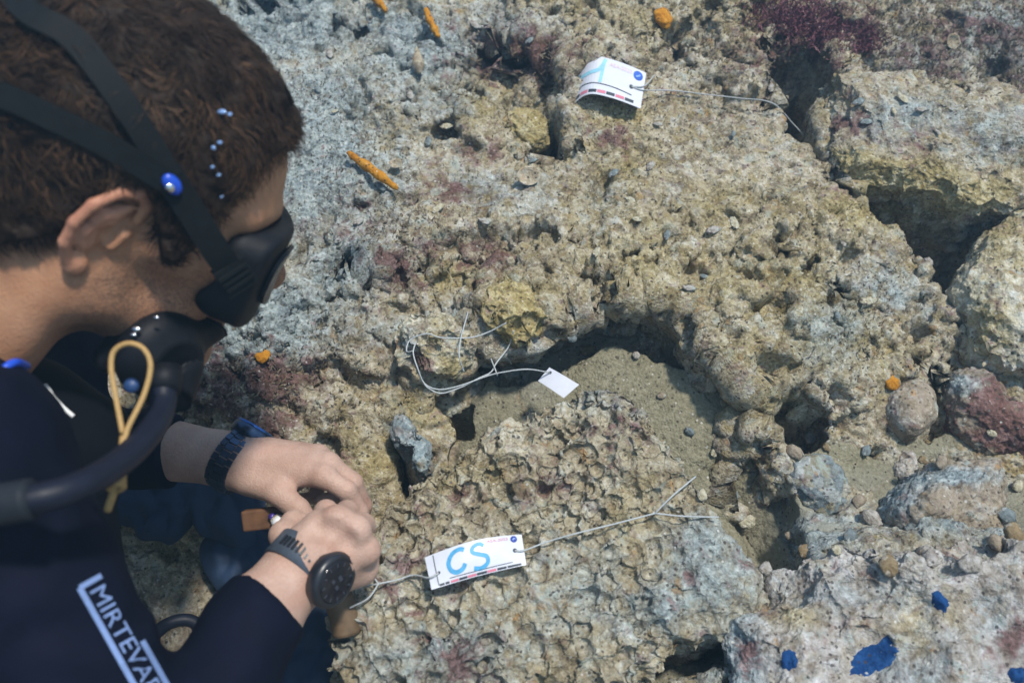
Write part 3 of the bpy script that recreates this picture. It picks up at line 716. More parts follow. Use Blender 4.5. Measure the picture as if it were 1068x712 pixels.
M_BLUEP = plain('blue_plastic', (0.01, 0.06, 0.45), 0.35, var=0.15)
M_WHITEP = plain('white_plastic', (0.70, 0.72, 0.74), 0.4, var=0.05)
M_CORD = plain('tan_bungee', (0.36, 0.22, 0.075), 0.6, var=0.25, scale=700, bump=0.0008)

def attr_obj(name, V, F, mat, parent, **at):
    return mesh_obj(name, V, F, mat, parent, attrs=at)

# --- head, in its own frame: x towards the face, y to the diver's left, z to the crown
HS = 1.06
HROT = np.array([[0.812, -0.302, -0.499], [-0.329, 0.469, -0.819], [0.482, 0.83, 0.282]])
HROT = HROT@CAMROWS                        # rows: local axes in the reef frame
EAR = np.array([-.008, -0.081, 0.0])
HORG = K(110, 240, 0.605)-(EAR*HS)@HROT
def h2r(p): return HORG+(np.asarray(p)*HS)@HROT

def head_sdf(p):
    d = sd_ell(p, (-.012, 0, .048), (.100, .077, .088))
    d = smin(d, sd_ell(p, (.045, 0, .042), (.053, .062, .058)), .03)
    d = smin(d, sd_ell(p, (.050, 0, -.03), (.045, .054, .070)), .03)
    for s in (-1, 1):
        d = smin(d, sd_cap(p, (.078, s*.040, -.012), (.035, s*.062, -.004), .016, .013), .022)
        d = smin(d, sd_cap(p, (-.004, s*.058, -.005), (.004, s*.052, -.055), .013, .016), .022)
        d = smin(d, sd_cap(p, (.004, s*.052, -.055), (.080, s*.016, -.100), .017, .018), .022)
        d = smin(d, sd_cap(p, (.095, s*.012, .034), (.078, s*.050, .034), .010, .009), .012)
        d = smax(d, -sd_ell(p, (.108, s*.033, .010), (.017, .019, .014)), .010)
        d = smin(d, sd_ell(p, (.084, s*.032, .010), (.0125, .0125, .0125)), .002)
        d = smin(d, sd_cap(p, (-.012, s*.060, -.035), (-.045, s*.030, -.19), .012, .014), .022)
    d = smin(d, sd_ell(p, (.084, 0, -.100), (.019, .024, .018)), .014)
    d = smin(d, sd_ell(p, (.040, 0, -.085), (.045, .040, .022)), .02)
    d = smin(d, sd_cap(p, (.094, 0, .022), (.120, 0, -.020), .009, .0135), .012)
    for s in (-1, 1): d = smin(d, sd_ell(p, (.109, s*.012, -.026), (.011, .008, .008)), .006)
    d = smin(d, sd_ell(p, (.096, 0, -.056), (.011, .023, .007)), .006)
    d = smin(d, sd_ell(p, (.095, 0, -.069), (.010, .020, .007)), .005)
    d = smin(d, sd_cap(p, (-.030, 0, -.02), (-.105, 0, -.20), .060, .066), .03)
    return d

def ear_sdf(p, s):
    # helix, antihelix, concha, lobe and tragus; s: side
    def E(x, z, o):    # ear plane: leaning back, flared outwards to the rear
        return (x*0.95+0.34*z-.006, s*(.0765+o-0.32*(x-.0)), z)
    d = np.full(p.shape[:-1], 9.0, np.float32)
    rim = [(.010, .012, .002), (.008, .024, .004), (-.002, .032, .006), (-.014, .030, .008), (-.022, .018, .009), (-.023, .002, .008), (-.018, -.014, .006), (-.009, -.026, .003)]
    for a, b in zip(rim[:-1], rim[1:]): d = smin(d, sd_cap(p, E(*a), E(*b), .0038, .0038), .002)
    anti = [(.000, .020, .004), (-.010, .012, .006), (-.013, -.002, .006), (-.008, -.014, .004)]
    for a, b in zip(anti[:-1], anti[1:]): d = smin(d, sd_cap(p, E(*a), E(*b), .0030, .0030), .003)
    d = smin(d, sd_cap(p, E(-.006, .014, .001), E(-.006, -.014, .000), .0065, .006), .003)
    d = smin(d, sd_cap(p, E(-.016, .014, .003), E(-.014, -.010, .002), .0045, .0045), .003)
    d = smin(d, sd_ell(p, E(-.002, -.029, .002), (.0085, .0055, .0095)), .004)
    d = smin(d, sd_cap(p, E(.010, .000, .002), E(.008, -.010, .002), .0045, .0045), .003)
    d = smax(d, -sd_ell(p, E(.002, -.004, .006), (.0060, .0060, .0085)), .003)
    return d

def hair_mask(p):
    x, y, z = p[..., 0], np.abs(p[..., 1]), p[..., 2]
    front = sstep(0.0, 0.016, z-(0.082-0.55*np.clip(0.085-x, 0, 1)+0.25*np.clip(y-.045, 0, 1)*0)+0.0)      # forehead to temple
    line = np.interp(x, [-.13, -.10, -.07, -.035, -.02, .010, .020, .032, .046, .056, .075, .13], [-.050, -.055, -.050, -.020, .030, .042, .012, -.012, .005, .050, .080, .105])
    return sstep(-0.004, 0.007, z-line)

hp = vol((-.135, -.115, -.215), (.150, .115, .150), 0.0022)
hd = head_sdf(hp)
for s_ in (-1, 1):
    e_ = ear_sdf(hp, s_); hd = smin(hd, e_, .004)
hV, hF = surface_nets(hd, (-.135, -.115, -.215), 0.0022)
stub = sstep(.008, -.03, hV[:, 2]-0.25*hV[:, 0]+.010)*sstep(-.03, .01, hV[:, 0])*sstep(-.125, -.095, hV[:, 2]+0.5*hV[:, 0]+0.0)
stub = np.maximum(stub*0.75, 0.8*sstep(.012, .003, np.abs(hV[:, 0]-.030))*sstep(.05, .02, hV[:, 2])*sstep(-.05, -.02, hV[:, 2]))
stub = np.maximum(stub, 0.85*hair_mask(hV))
rud = sstep(.078, .088, np.abs(hV[:, 1]))*0.9
headR = h2r(hV)

# --- hands and forearms, joints placed in the reef frame
def chain(p, d, pts, rad, k):
    for a, b, ra, rb in zip(pts[:-1], pts[1:], rad[:-1], rad[1:]): d = smin(d, sd_cap(p, a, b, ra, rb), k)
    return d

LW = K(240, 480, .905)
def left_hand(p):
    d = np.full(p.shape[:-1], 9.0, np.float32)
    d = chain(p, d, [K(40, 462, .94), K(150, 465, .915), K(232, 478, .903), K(256, 486, .898)], [.040, .034, .0265, .0265], .01)
    mcp = [K(336, 496, .872), K(342, 484, .886), K(332, 476, .902), K(316, 475, .915)]
    d = chain(p, d, [K(250, 484, .897), mcp[0]], [.021, .0115], .012)
    d = chain(p, d, [K(252, 480, .900), mcp[1]], [.022, .0120], .012)
    d = chain(p, d, [K(252, 478, .905), mcp[2]], [.022, .0120], .012)
    d = chain(p, d, [K(250, 480, .910), mcp[3]], [.021, .0115], .012)
    d = smin(d, sd_ell(p, K(290, 498, .895), (.030, .020, .016)), .012)
    F = [([mcp[0], K(361, 511, .866), K(375, 533, .878), K(381, 553, .893)], [.0108, .0098, .0086, .0076]),
         ([mcp[1], K(368, 503, .889), K(379, 527, .905), K(377, 548, .915)], [.0112, .0098, .0086, .0076]),
         ([mcp[2], K(352, 498, .918), K(350, 520, .912), K(336, 522, .900)], [.0108, .0094, .0084, .0074]),
         ([mcp[3], K(332, 500, .935), K(330, 518, .930), K(318, 520, .918)], [.0098, .0084, .0074, .0064])]
    f = np.full(p.shape[:-1], 9.0, np.float32)
    for pts, r in F:
        g = chain(p, np.full(p.shape[:-1], 9.0, np.float32), pts, r, .003)
        f = smin(f, g, .0012)
    d = smin(d, f, .006)
    t = chain(p, np.full(p.shape[:-1], 9.0, np.float32), [K(262, 500, .885), K(290, 513, .868), K(311, 531, .858), K(329, 551, .858)], [.0155, .0125, .0108, .0085], .004)
    d = smin(d, t, .010)
    for m in mcp: d = smin(d, sd_ell(p, m+CAM_B*.004, (.0085, .0085, .0085)), .006)
    return d

RW = K(317, 588, .752)
def right_hand(p):
    d = np.full(p.shape[:-1], 9.0, np.float32)
    d = chain(p, d, [K(190, 790, .655), K(262, 652, .715), K(308, 598, .748), K(326, 580, .752)], [.046, .036, .0275, .0275], .01)
    mcp = [K(333, 549, .757), K(352, 543, .750), K(371, 553, .750), K(382, 574, .758)]
    for k_, (q0, m) in enumerate(zip([K(318, 580, .755), K(326, 578, .750), K(332, 584, .750), K(338, 592, .756)], mcp)):
        d = chain(p, d, [q0, m], [.022, .0125-.0006*k_], .013)
    d = smin(d, sd_cap(p, K(335, 598, .768), K(376, 592, .780), .020, .016), .014)
    d = smin(d, sd_ell(p, K(350, 575, .778), (.030, .030, .018)), .014)
    F = [([mcp[0], K(340, 533, .782), K(336, 538, .806), K(332, 550, .800)], [.0112, .0100, .0088, .0078]),
         ([mcp[1], K(362, 534, .782), K(360, 541, .810), K(348, 552, .803)], [.0115, .0103, .0090, .0080]),
         ([mcp[2], K(379, 547, .785), K(376, 556, .812), K(362, 564, .806)], [.0112, .0100, .0088, .0078]),
         ([mcp[3], K(384, 576, .790), K(380, 590, .812), K(366, 590, .806)], [.0102, .0090, .0080, .0070])]
    f = np.full(p.shape[:-1], 9.0, np.float32)
    for pts, r in F:
        f = smin(f, chain(p, np.full(p.shape[:-1], 9.0, np.float32), pts, r, .003), .0012)
    d = smin(d, f, .006)
    t = chain(p, np.full(p.shape[:-1], 9.0, np.float32), [K(305, 580, .765), K(296, 558, .785), K(306, 545, .802), K(322, 547, .812)], [.0155, .0125, .0108, .0088], .004)
    d = smin(d, t, .010)
    for m in mcp: d = smin(d, sd_ell(p, m+CAM_B*.003+CAM_U*.001, (.0085, .0085, .0085)), .010)
    for a, b in zip(mcp[:-1], mcp[1:]):
        c = 0.5*(a+b)*0.82+0.18*RW; d = smax(d, -sd_ell(p, c+CAM_B*.021+CAM_U*.006, (.008, .008, .008)), .009)
    return d

def net(fn, pts, pad, h):
    pts = np.array(pts); lo = pts.min(0)-pad; hi = pts.max(0)+pad
    f = np.array(fn(vol(lo, hi, h)))
    for k in range(3):                                  # close the surface where it meets the edge of the volume
        for e in (1, -2):
            q = [slice(None)]*3; q[k] = e; f[tuple(q)] = np.maximum(f[tuple(q)], h*0.5)
    return surface_nets(f, lo, h)
lV, lF = net(left_hand, [K(100, 465, .92), K(383, 556, .86), K(320, 470, .94), K(330, 550, .85)], .03, .0016)
rV, rF = net(right_hand, [K(230, 700, .69), K(395, 540, .75), K(395, 600, .82), K(300, 540, .81), K(330, 580, .73)], .025, .0016)
PERSON = empty('person', world(K(-150, 700, .75)),
               'person in navy wetsuit and black dive mask leaning over the reef with both hands working', 'person')
bV = np.vstack([headR, lV, rV]); bF = np.vstack([hF, lF+len(hV), rF+len(hV)+len(lV)])
zl = np.zeros(len(lV)+len(rV))
arm_rud = np.concatenate([rud, 0.25*sstep(0.1, 0.5, fbm(np.vstack([lV, rV]), 40, 2, 0.5, 7))])
attr_obj('body', world(bV), bF, M_SKIN, PERSON, stubble=np.concatenate([stub, zl]), ruddy=arm_rud, pale=np.concatenate([np.zeros(len(hV)), zl+1]))

# --- hair: a shell that dives under the skin outside the hairline, plus strands
hm = hair_mask(hp)
noi = fbm(hp, 95, 2, 0.5, 3)
hs = head_sdf(hp)-(0.013*hm-0.004*(1-hm)+0.0040*noi*hm)
sV, sF = surface_nets(hs, (-.135, -.115, -.215), 0.0022)
keep = hair_mask(sV) > 0.02
sF = sF[keep[sF].all(1)]
def hair_material():
    m, nt, b = new_mat('dark_brown_hair'); n = N(nt)
    co = n.node('ShaderNodeTexCoord').outputs['Object']
    f = n.noise(co, 45, 4, 0.6); g = n.noise(co, 300, 3, 0.6)
    c = n.mix(n.mr(f, 0.35, 0.75), (0.006, 0.004, 0.003), (0.022, 0.012, 0.007)); c = n.mix(n.mr(g, 0.55, 0.85, 0, 0.4), c, (0.040, 0.024, 0.013))
    c = n.mix(n.math('MULTIPLY', n.attr('tone').outputs['Fac'], 0.8, True), c, (0.080, 0.044, 0.023))
    nt.links.new(c, b.inputs['Base Color']); b.inputs['Roughness'].default_value = 0.62; b.inputs['Specular IOR Level'].default_value = 0.12
    return m
M_HAIR = hair_material()
rng = np.random.default_rng(5)
cand = np.flatnonzero(hair_mask(sV) > 0.45)
pick = rng.choice(cand, 26000, replace=True)
root = sV[pick]+rng.normal(0, .0012, (len(pick), 3))
nrm = root-np.array([-.012, 0, .03]); nrm /= np.linalg.norm(nrm, axis=1, keepdims=True)
flow = np.stack([0.9+0*root[:, 0], 0.4*np.sign(root[:, 1])*np.abs(root[:, 1])/.08, -0.55+0*root[:, 0]], -1)
flow += 3.0*np.stack([perlin(root, 48, k) for k in (11, 12, 13)], -1)
flow -= nrm*(flow*nrm).sum(1, keepdims=True); flow /= np.linalg.norm(flow, axis=1, keepdims=True)+1e-9
L = rng.uniform(.007, .017, len(root))[:, None]
side = np.cross(flow, nrm)
curl = rng.normal(0, .55, (len(root), 1))
pts = []
for t in (0, .35, .7, 1.0):
    pts.append(root-nrm*.002+flow*L*t+nrm*L*(0.62*t-0.42*t*t)+side*curl*L*t*t)
wd_ = rng.uniform(.00028, .00055, len(root))[:, None]
HV = []
for k_, t in enumerate((1, .9, .6, .1)):
    HV += [pts[k_]-side*wd_*t, pts[k_]+side*wd_*t]
HV = np.stack(HV, 1)                                   # strands x 8 x 3
HFq = np.array([[0, 1, 3, 2], [2, 3, 5, 4], [4, 5, 7, 6]])[None]+(np.arange(len(root))*8)[:, None, None]
mesh_obj('hair', world(h2r(np.vstack([sV, HV.reshape(-1, 3)]))), np.vstack([sF, HFq.reshape(-1, 4)+len(sV)]), M_HAIR, PERSON,
         attrs={'tone': np.concatenate([np.full(len(sV), .1), np.repeat(rng.uniform(0, 1, len(root))**1.6*(0.35+1.3*sstep(-.25, .35, perlin(root, 26, 77))), 8)])})

# --- wetsuit
RS = K(-45, 480, .600); RE = K(165, 850, .625); LS = K(35, 372, .90); LE = K(35, 464, .945)
cutR = K(281, 629, .73); axR = RW-K(262, 652, .715); axR = axR/np.linalg.norm(axR)
cutL = K(181, 468, .905); axL = LW-K(100, 465, .92); axL = axL/np.linalg.norm(axL)
def suit(p):
    fo = sd_cap(p, RE, K(262, 652, .715), .050, .0395); fo = smin(fo, sd_cap(p, K(262, 652, .715), K(312, 594, .748), .0395, .032), .01)
    fo = smax(fo, (p-cutR)@axR.astype(np.float32), .003)
    d = smin(fo, sd_cap(p, RS, RE, .064, .052), .03)
    fl = sd_cap(p, LE, K(150, 466, .915), .046, .040); fl = smin(fl, sd_cap(p, K(150, 466, .915), K(232, 478, .903), .040, .032), .01); fl = smax(fl, (p-cutL)@axL.astype(np.float32), .003)
    d = smin(d, smin(fl, sd_cap(p, LS, LE, .058, .047), .03), .03)
    d = smin(d, sd_cap(p, K(-110, 470, .78), K(-260, 1000, .72), .125, .135), .06)
    d = smin(d, sd_cap(p, RS, K(-110, 440, .78), .060, .065), .04); d = smin(d, sd_cap(p, LS, K(-60, 400, .78), .06, .07), .05)
    nk = sd_cap(p, h2r((-.062, 0, -.100)), h2r((-.120, 0, -.235)), .0665, .075)
    d = smin(d, nk, .03)
    fold = 0.0022*perlin(p, 28, 5)+0.0015*np.sin(60*((p-RS)@((RE-RS)/np.linalg.norm(RE-RS)).astype(np.float32))+6*perlin(p, 14, 8))
    return d+fold.astype(np.float32)
wV, wF = net(suit, [K(-180, 800, .60), K(335, 600, .70), K(60, 330, .95), K(-150, 380, .85), K(0, 400, .50), K(190, 500, .95)], .03, .0042)
wetsuit = mesh_obj('wetsuit', world(wV), wF, M_SUIT, PERSON)

def trace(px, py, fn, z0=.35, z1=1.1):
    """distance along the sight line at which a surface is met"""
    px = np.asarray(px, float); py = np.asarray(py, float); Z = np.full(px.shape, z0)
    for _ in range(60): Z = np.minimum(Z+0.7*fn(K(px, py, Z).astype(np.float32)), z1)
    return K(px, py, Z)

# lettering down the upper arm: strokes with a frame, printed on the neoprene
M_PRINT = plain('pale_blue_print', (0.17, 0.25, 0.46), 0.6, var=0.12, scale=300)
def font_mesh(txt, nsub=0):
    cu = bpy.data.curves.new('lettering', 'FONT'); cu.body = txt; cu.size = 1.0; cu.resolution_u = 3
    ob = bpy.data.objects.new('lettering', cu); me = bpy.data.meshes.new_from_object(ob)
    bm = bmesh.new(); bm.from_mesh(me); bmesh.ops.triangulate(bm, faces=bm.faces[:])
    V = np.array([v.co[:] for v in bm.verts]); F = [tuple(v.index for v in f.verts) for f in bm.faces]
    bm.free(); bpy.data.meshes.remove(me); bpy.data.objects.remove(ob); bpy.data.curves.remove(cu)
    return V, F
tV, tF = font_mesh('MIRTEVAR')
tw = tV[:, 0].max()
dirn = np.array([0.490, 0.872]); upv = np.array([0.872, -0.490])
def arm_px(a, b): return 84+dirn[0]*a+upv[0]*b, 612+dirn[1]*a+upv[1]*b
px_, py_ = arm_px(7+tV[:, 0]/tw*128, 7+tV[:, 1]/0.7*18)
lp = trace(px_, py_, suit)+CAM_B*0.0012
mesh_obj('lettering', world(lp), tF, M_PRINT, wetsuit, smooth=False)
def strip_on_arm(pl, w, name):
    pl = catmull(pl, 8); tn = np.gradient(pl, axis=0); tn /= np.linalg.norm(tn, axis=1, keepdims=True)
    nn = np.stack([-tn[:, 1], tn[:, 0]], -1)
    A = pl-nn*w; B_ = pl+nn*w
    pa, pb = arm_px(A[:, 0], A[:, 1]); pc, pd = arm_px(B_[:, 0], B_[:, 1])
    V_ = np.concatenate([trace(pa, pb, suit), trace(pc, pd, suit)])+CAM_B*0.0012; n_ = len(pl)
    return mesh_obj(name, world(V_), [(i, i+1, n_+i+1, n_+i) for i in range(n_-1)], M_PRINT, wetsuit, smooth=False)
strip_on_arm([(0, 0), (60, 0), (120, 0), (170, 0)], 3.2, 'lettering_frame')
strip_on_arm([(0, 0), (0, 12), (0, 26)], 2.8, 'lettering_frame')
strip_on_arm([(80, 30), (120, 30), (170, 30)], 3.0, 'lettering_frame')

# --- mask
MASK = empty('dive_mask', world(h2r((.10, 0, -.05))), 'black dive mask with rubber skirt strapped round the head of the diver', 'mask')
def skirt(p):
    q = p-np.array([.098, 0, -.010], np.float32)
    a = np.abs(q); w = .0; tp = np.clip((q[..., 0]+.03)/.07, 0, 1)
    hy = .068+.008*tp; hz = .037+.004*tp
    b = np.stack([a[..., 0]-.030, a[..., 1]-hy+.020+.35*np.clip(-q[..., 0], 0, 1)*0, a[..., 2]-hz+.020], -1)
    d = np.linalg.norm(np.maximum(b+np.array([.012, 0, 0], np.float32), 0), axis=-1)+np.minimum(b.max(-1), 0)-.020
    d = smin(d, sd_ell(p, (.110, 0, -.030), (.022, .022, .024)), .012)
    curve = (p[..., 0]-.121)+5.0*p[..., 1]**2         # the front is bowed
    d = smax(d, curve, .006)
    d = smax(d, -(head_sdf(p)-.001), .003)
    return d
mv = vol((.02, -.10, -.09), (.16, .10, .06), .0022); mV, mF = surface_nets(skirt(mv), (.02, -.10, -.09), .0022)
mesh_obj('skirt', world(h2r(mV)), mF, M_RUBBER, MASK)
def lens_panel(sgn):
    a = np.linspace(0, 2*np.pi, 40, endpoint=False); r = (np.abs(np.cos(a))**3+np.abs(np.sin(a))**3)**(-1/3)
    y = sgn*.033+.025*r*np.cos(a); z = -.006+.023*r*np.sin(a)
    x = .1225-5.0*y*y
    P0 = np.stack([x, y, z], -1); P1 = P0+np.array([.003, 0, 0]); c1 = P1.mean(0)
    V_ = np.vstack([P0, P1, c1[None]]); n_ = 40
    F_ = [(i, (i+1) % n_, n_+(i+1) % n_, n_+i) for i in range(n_)]+[(n_+i, n_+(i+1) % n_, 2*n_) for i in range(n_)]
    return h2r(V_), F_
for sgn in (-1, 1):
    v_, f_ = lens_panel(sgn); mesh_obj('lens', world(v_), f_, M_LENS, MASK, smooth=False)
ELC, ELR = np.array([-.012, 0, .048]), np.array([.119, .0965, .107])
def on_head(x, z, s, lift=0.0):
    """point of the hair surface on the side s, found by marching out from the head's middle"""
    t = max(1-((x-ELC[0])/ELR[0])**2-((z-ELC[2])/ELR[2])**2, 0.0)
    q = np.array([x, s*ELR[1]*math.sqrt(t), z]) if t > 0 else np.array([x, s*1e-3, z])
    u = (q-ELC)/np.linalg.norm(q-ELC); r = np.arange(.05, .16, .0005); P_ = (ELC+r[:, None]*u).astype(np.float32)
    f = head_sdf(P_)-0.016*hair_mask(P_)
    k_ = np.flatnonzero(f < 0)[-1]
    return ELC+u*(r[k_]+lift)
def band(path, w, th, wdir=None):
    """flat strap along a path in the head frame"""
    P_ = catmull(path, 8); T = np.gradient(P_, axis=0); T /= np.linalg.norm(T, axis=1, keepdims=True)
    nn = (P_-ELC)/ELR**2; nn /= np.linalg.norm(nn, axis=1, keepdims=True)
    B_ = np.cross(T, nn); B_ /= np.linalg.norm(B_, axis=1, keepdims=True)
    w = np.broadcast_to(np.asarray(w, float), (len(P_),))[:, None]
    V_ = np.stack([P_-B_*w, P_+B_*w, P_+B_*w+nn*th, P_-B_*w+nn*th], 1); n_ = len(P_)
    F_ = []
    for i in range(n_-1):
        for j in range(4): F_.append((i*4+j, i*4+(j+1) % 4, (i+1)*4+(j+1) % 4, (i+1)*4+j))
    F_ += [(0, 1, 2, 3), ((n_-1)*4, (n_-1)*4+3, (n_-1)*4+2, (n_-1)*4+1)]
    return V_.reshape(-1, 3), F_
sb = MB()
for sgn in (-1, 1):
    mid = [np.array([.082, sgn*.078, -.004]), np.array([.062, sgn*.0865, .012]), on_head(.035, .034, sgn, .002), on_head(.010, .056, sgn, .002)]
    v_, f_ = band(mid, .0092, .0024); sb.add(h2r(v_), f_)
    up_ = [on_head(.014, .053, sgn, .0022), on_head(-.025, .084, sgn, .002), on_head(-.062, .104, sgn, .002), on_head(-.088, .104, sgn, .002), on_head(-.104, .100, sgn*.02, .002)]
    v_, f_ = band(up_, .0078, .0022); sb.add(h2r(v_), f_)
    lo_ = [on_head(.012, .050, sgn, .0020), on_head(-.030, .058, sgn, .002), on_head(-.075, .058, sgn, .002), on_head(-.108, .052, sgn, .002), on_head(-.127, .050, sgn*.02, .002)]
    v_, f_ = band(lo_, .0075, .0026); sb.add(h2r(v_), f_)
strap = sb.build('strap', M_STRAPR, MASK, smooth=False)
for sgn in (-1, 1):
    bb = MB()
    c_ = np.array([.078, sgn*.0815, .000]); t_ = np.array([.80, 0, -.60]); n_ = np.array([0.25, sgn*1.0, .1]); n_ /= np.linalg.norm(n_); t_ -= n_*(t_@n_); t_ /= np.linalg.norm(t_)
    w_ = np.cross(n_, t_)
    bb.box(h2r(c_), np.stack([t_, n_, w_])@HROT, (.012, .0045, .0125))
    for q_ in (-.006, -.001, .004): bb.box(h2r(c_+t_*q_+n_*.005), np.stack([t_, n_, w_])@HROT, (.0014, .0016, .0115))
    mesh_obj('buckle', world(np.vstack(bb.V)), bb.F, M_STRAPR, MASK, smooth=False)
cl = on_head(.012, .052, -1, .006); bb = MB()
nn_ = (cl-ELC)/ELR**2; nn_ /= np.linalg.norm(nn_); tt_ = np.array([1, 0, -.7]); tt_ -= nn_*(tt_@nn_); tt_ /= np.linalg.norm(tt_)
def blob(c, ax, r, n1=14, n2=9):
    a = np.linspace(0, 2*np.pi, n1, endpoint=False); b = np.linspace(-np.pi/2, np.pi/2, n2)
    V_ = np.stack([np.outer(np.cos(b), np.cos(a)), np.outer(np.cos(b), np.sin(a)), np.outer(np.sin(b), np.ones(n1))], -1).reshape(-1, 3)*r
    F_ = [(i*n1+j, i*n1+(j+1) % n1, (i+1)*n1+(j+1) % n1, (i+1)*n1+j) for i in range(n2-1) for j in range(n1)]
    return np.asarray(c)+V_@np.asarray(ax), F_
v_, f_ = blob(h2r(cl+tt_*.004), np.stack([tt_, np.cross(nn_, tt_), nn_])@HROT, (.0085, .0055, .0035)); mesh_obj('strap_clip', world(v_), f_, M_BLUEP, MASK)
v_, f_ = blob(h2r(cl+tt_*.004+nn_*.003-np.cross(nn_, tt_)*.002), np.stack([tt_, np.cross(nn_, tt_), nn_])@HROT, (.0035, .0030, .0018)); mesh_obj('strap_stud', world(v_), f_, M_CHROME, MASK)

# --- regulator at the mouth with its hose
REG = empty('regulator', world(K(168, 400, .70)), 'black breathing regulator at the mouth of the diver with a chrome collar', 'regulator')
def regsd(p):
    c = K(166, 368, .690); ax = np.stack([CAM_R*.80-CAM_U*.45+CAM_B*.39, CAM_U*.85+CAM_R*.5, -CAM_B]); q0 = ax[0]/np.linalg.norm(ax[0])
    q1 = ax[1]-q0*(ax[1]@q0); q1 /= np.linalg.norm(q1); q2 = np.cross(q0, q1)
    d = sd_ell(p, c, (.022, .036, .036), np.stack([q0, q1, q2]))
    d = smin(d, sd_cap(p, c, h2r((.105, 0, -.066)), .018, .014), .012)
    d = smin(d, sd_cap(p, c+CAM_U*.012-CAM_R*.02, c-CAM_R*.040-CAM_U*.004, .016, .012), .010)
    d = smin(d, sd_cap(p, c+CAM_R*.012-CAM_U*.01, c-CAM_U*.036+CAM_R*.008, .022, .018), .01)
    d = smax(d, -(sd_ell(p, c+q0*.024, (.006, .024, .024), np.stack([q0, q1, q2]))), .002)
    return d
gV, gF = net(regsd, [K(110, 310, .66), K(215, 425, .74)], .02, .0022)
mesh_obj('second_stage', world(gV), gF, M_RUBBER, REG)
c0 = K(170, 381, .655)
v_, f_ = tube(np.array([c0, c0-CAM_U*.004+CAM_R*.0004]), .0105, 18); mesh_obj('collar', world(v_), f_, M_CHROME, REG)
v_, f_ = tube(np.array([K(171, 384, .655), K(172, 396, .652), K(171, 408, .648)]), [.0125, .0125, .0118], 16); mesh_obj('hose_sleeve', world(v_), f_, M_RUBBER, REG)
for (x_, y_, r_) in ((142, 343, .0035), (139, 349, .0025), (163, 331, .0022)):
    v_, f_ = blob(K(x_, y_, .652), CAMROWS, (r_, r_*.6, r_*.5)); mesh_obj('rivet', world(v_), f_, M_CHROME, REG)
v_, f_ = blob(K(137, 402, .640), CAMROWS, (.0058, .0058, .004)); mesh_obj('purge_knob', world(v_), f_, plain('blue_knob', (0.015, 0.045, 0.13), 0.5), REG)
v_, f_ = tube(catmull([K(171, 400, .650), K(169, 425, .640), K(155, 452, .610), K(125, 482, .575), K(80, 508, .535), K(30, 521, .520), K(-40, 530, .520), K(-140, 520, .53)], 8), .0092, 16)
HOSE = mesh_obj('regulator_hose', world(v_), f_, M_HOSE); tag(HOSE, 'thick navy rubber hose curving from the regulator across the wetsuit shoulder', 'hose')
v_, f_ = tube(catmull([K(34, 520, .519), K(0, 526, .518), K(-30, 529, .519)], 5), .0125, 16)
mesh_obj('hose_sleeve', world(v_), f_, plain('grey_rubber', (0.014, 0.017, 0.022), 0.6, spec=0.15), HOSE)

# --- vest
VEST = empty('buoyancy_vest', world(K(-20, 600, .75)), 'black buoyancy vest with blue piping and white zip pull on the diver', 'vest')
def vest(p):
    d = sd_cap(p, K(-70, 395, .70), K(30, 480, .72), .060, .055)
    d = smin(d, sd_cap(p, K(30, 480, .72), K(60, 640, .72), .055, .055), .03)
    d = smin(d, sd_cap(p, K(40, 440, .735), K(85, 460, .74), .045, .040), .03)
    return d+(0.003*perlin(p, 22, 4)).astype(np.float32)
vV, vF = net(vest, [K(-120, 380, .70), K(110, 640, .75), K(100, 400, .66)], .05, .004)
mesh_obj('panel', world(vV), vF, M_VEST, VEST)
q_ = np.array([trace(a, b, vest) for a, b in ((47, 402), (54, 410), (62, 419), (70, 427), (78, 434))])+CAM_B*.002
v_, f_ = tube(catmull(q_, 4), np.interp(np.arange(17), [0, 3, 5, 9, 16], [.0030, .0028, .0017, .0017, .0019]), 8); mesh_obj('zip_pull', world(v_), f_, M_WHITEP, VEST)
q_ = np.array([K(-40, 424, .596), K(-12, 402, .598), K(0, 390, .600), K(9, 381, .604), K(18, 378, .612), K(28, 382, .634)])
v_, f_ = tube(catmull(q_, 5), .0030, 10); mesh_obj('piping', world(v_), f_, M_BLUEP, VEST)

# --- bungee loop with its knot
q_ = [K(128, 452, .594), K(121, 415, .602), K(116, 385, .606), K(119, 366, .608), K(134, 358, .608), K(150, 364, .607), K(157, 382, .606), K(150, 412, .602), K(134, 445, .594), K(129, 462, .590)]
bq = MB(); bq.tube(catmull(q_, 8), .0019, 10)
bq.tube(catmull([K(129, 455, .592), K(126, 480, .586), K(121, 505, .590), K(112, 532, .596)], 6), .0026, 10)
BUN = bq.build('bungee_loop', M_CORD); tag(BUN, 'tan bungee cord tied in a narrow upright loop over the black hose', 'cord')
kb = MB()
for t_ in range(3): kb.tube(catmull([K(112, 497+5*t_, .586), K(120, 493+5*t_, .578), K(129, 497+5*t_, .586), K(120, 502+5*t_, .592), K(112, 497+5*t_, .586)], 5), .0022, 8)
mesh_obj('knot', world(np.vstack(kb.V)), kb.F, M_CORD, BUN)
v_, f_ = blob(K(100, 507, .59), CAMROWS, (.006, .003, .003)); mesh_obj('cord_clip', world(v_), f_, M_CHROME, BUN)

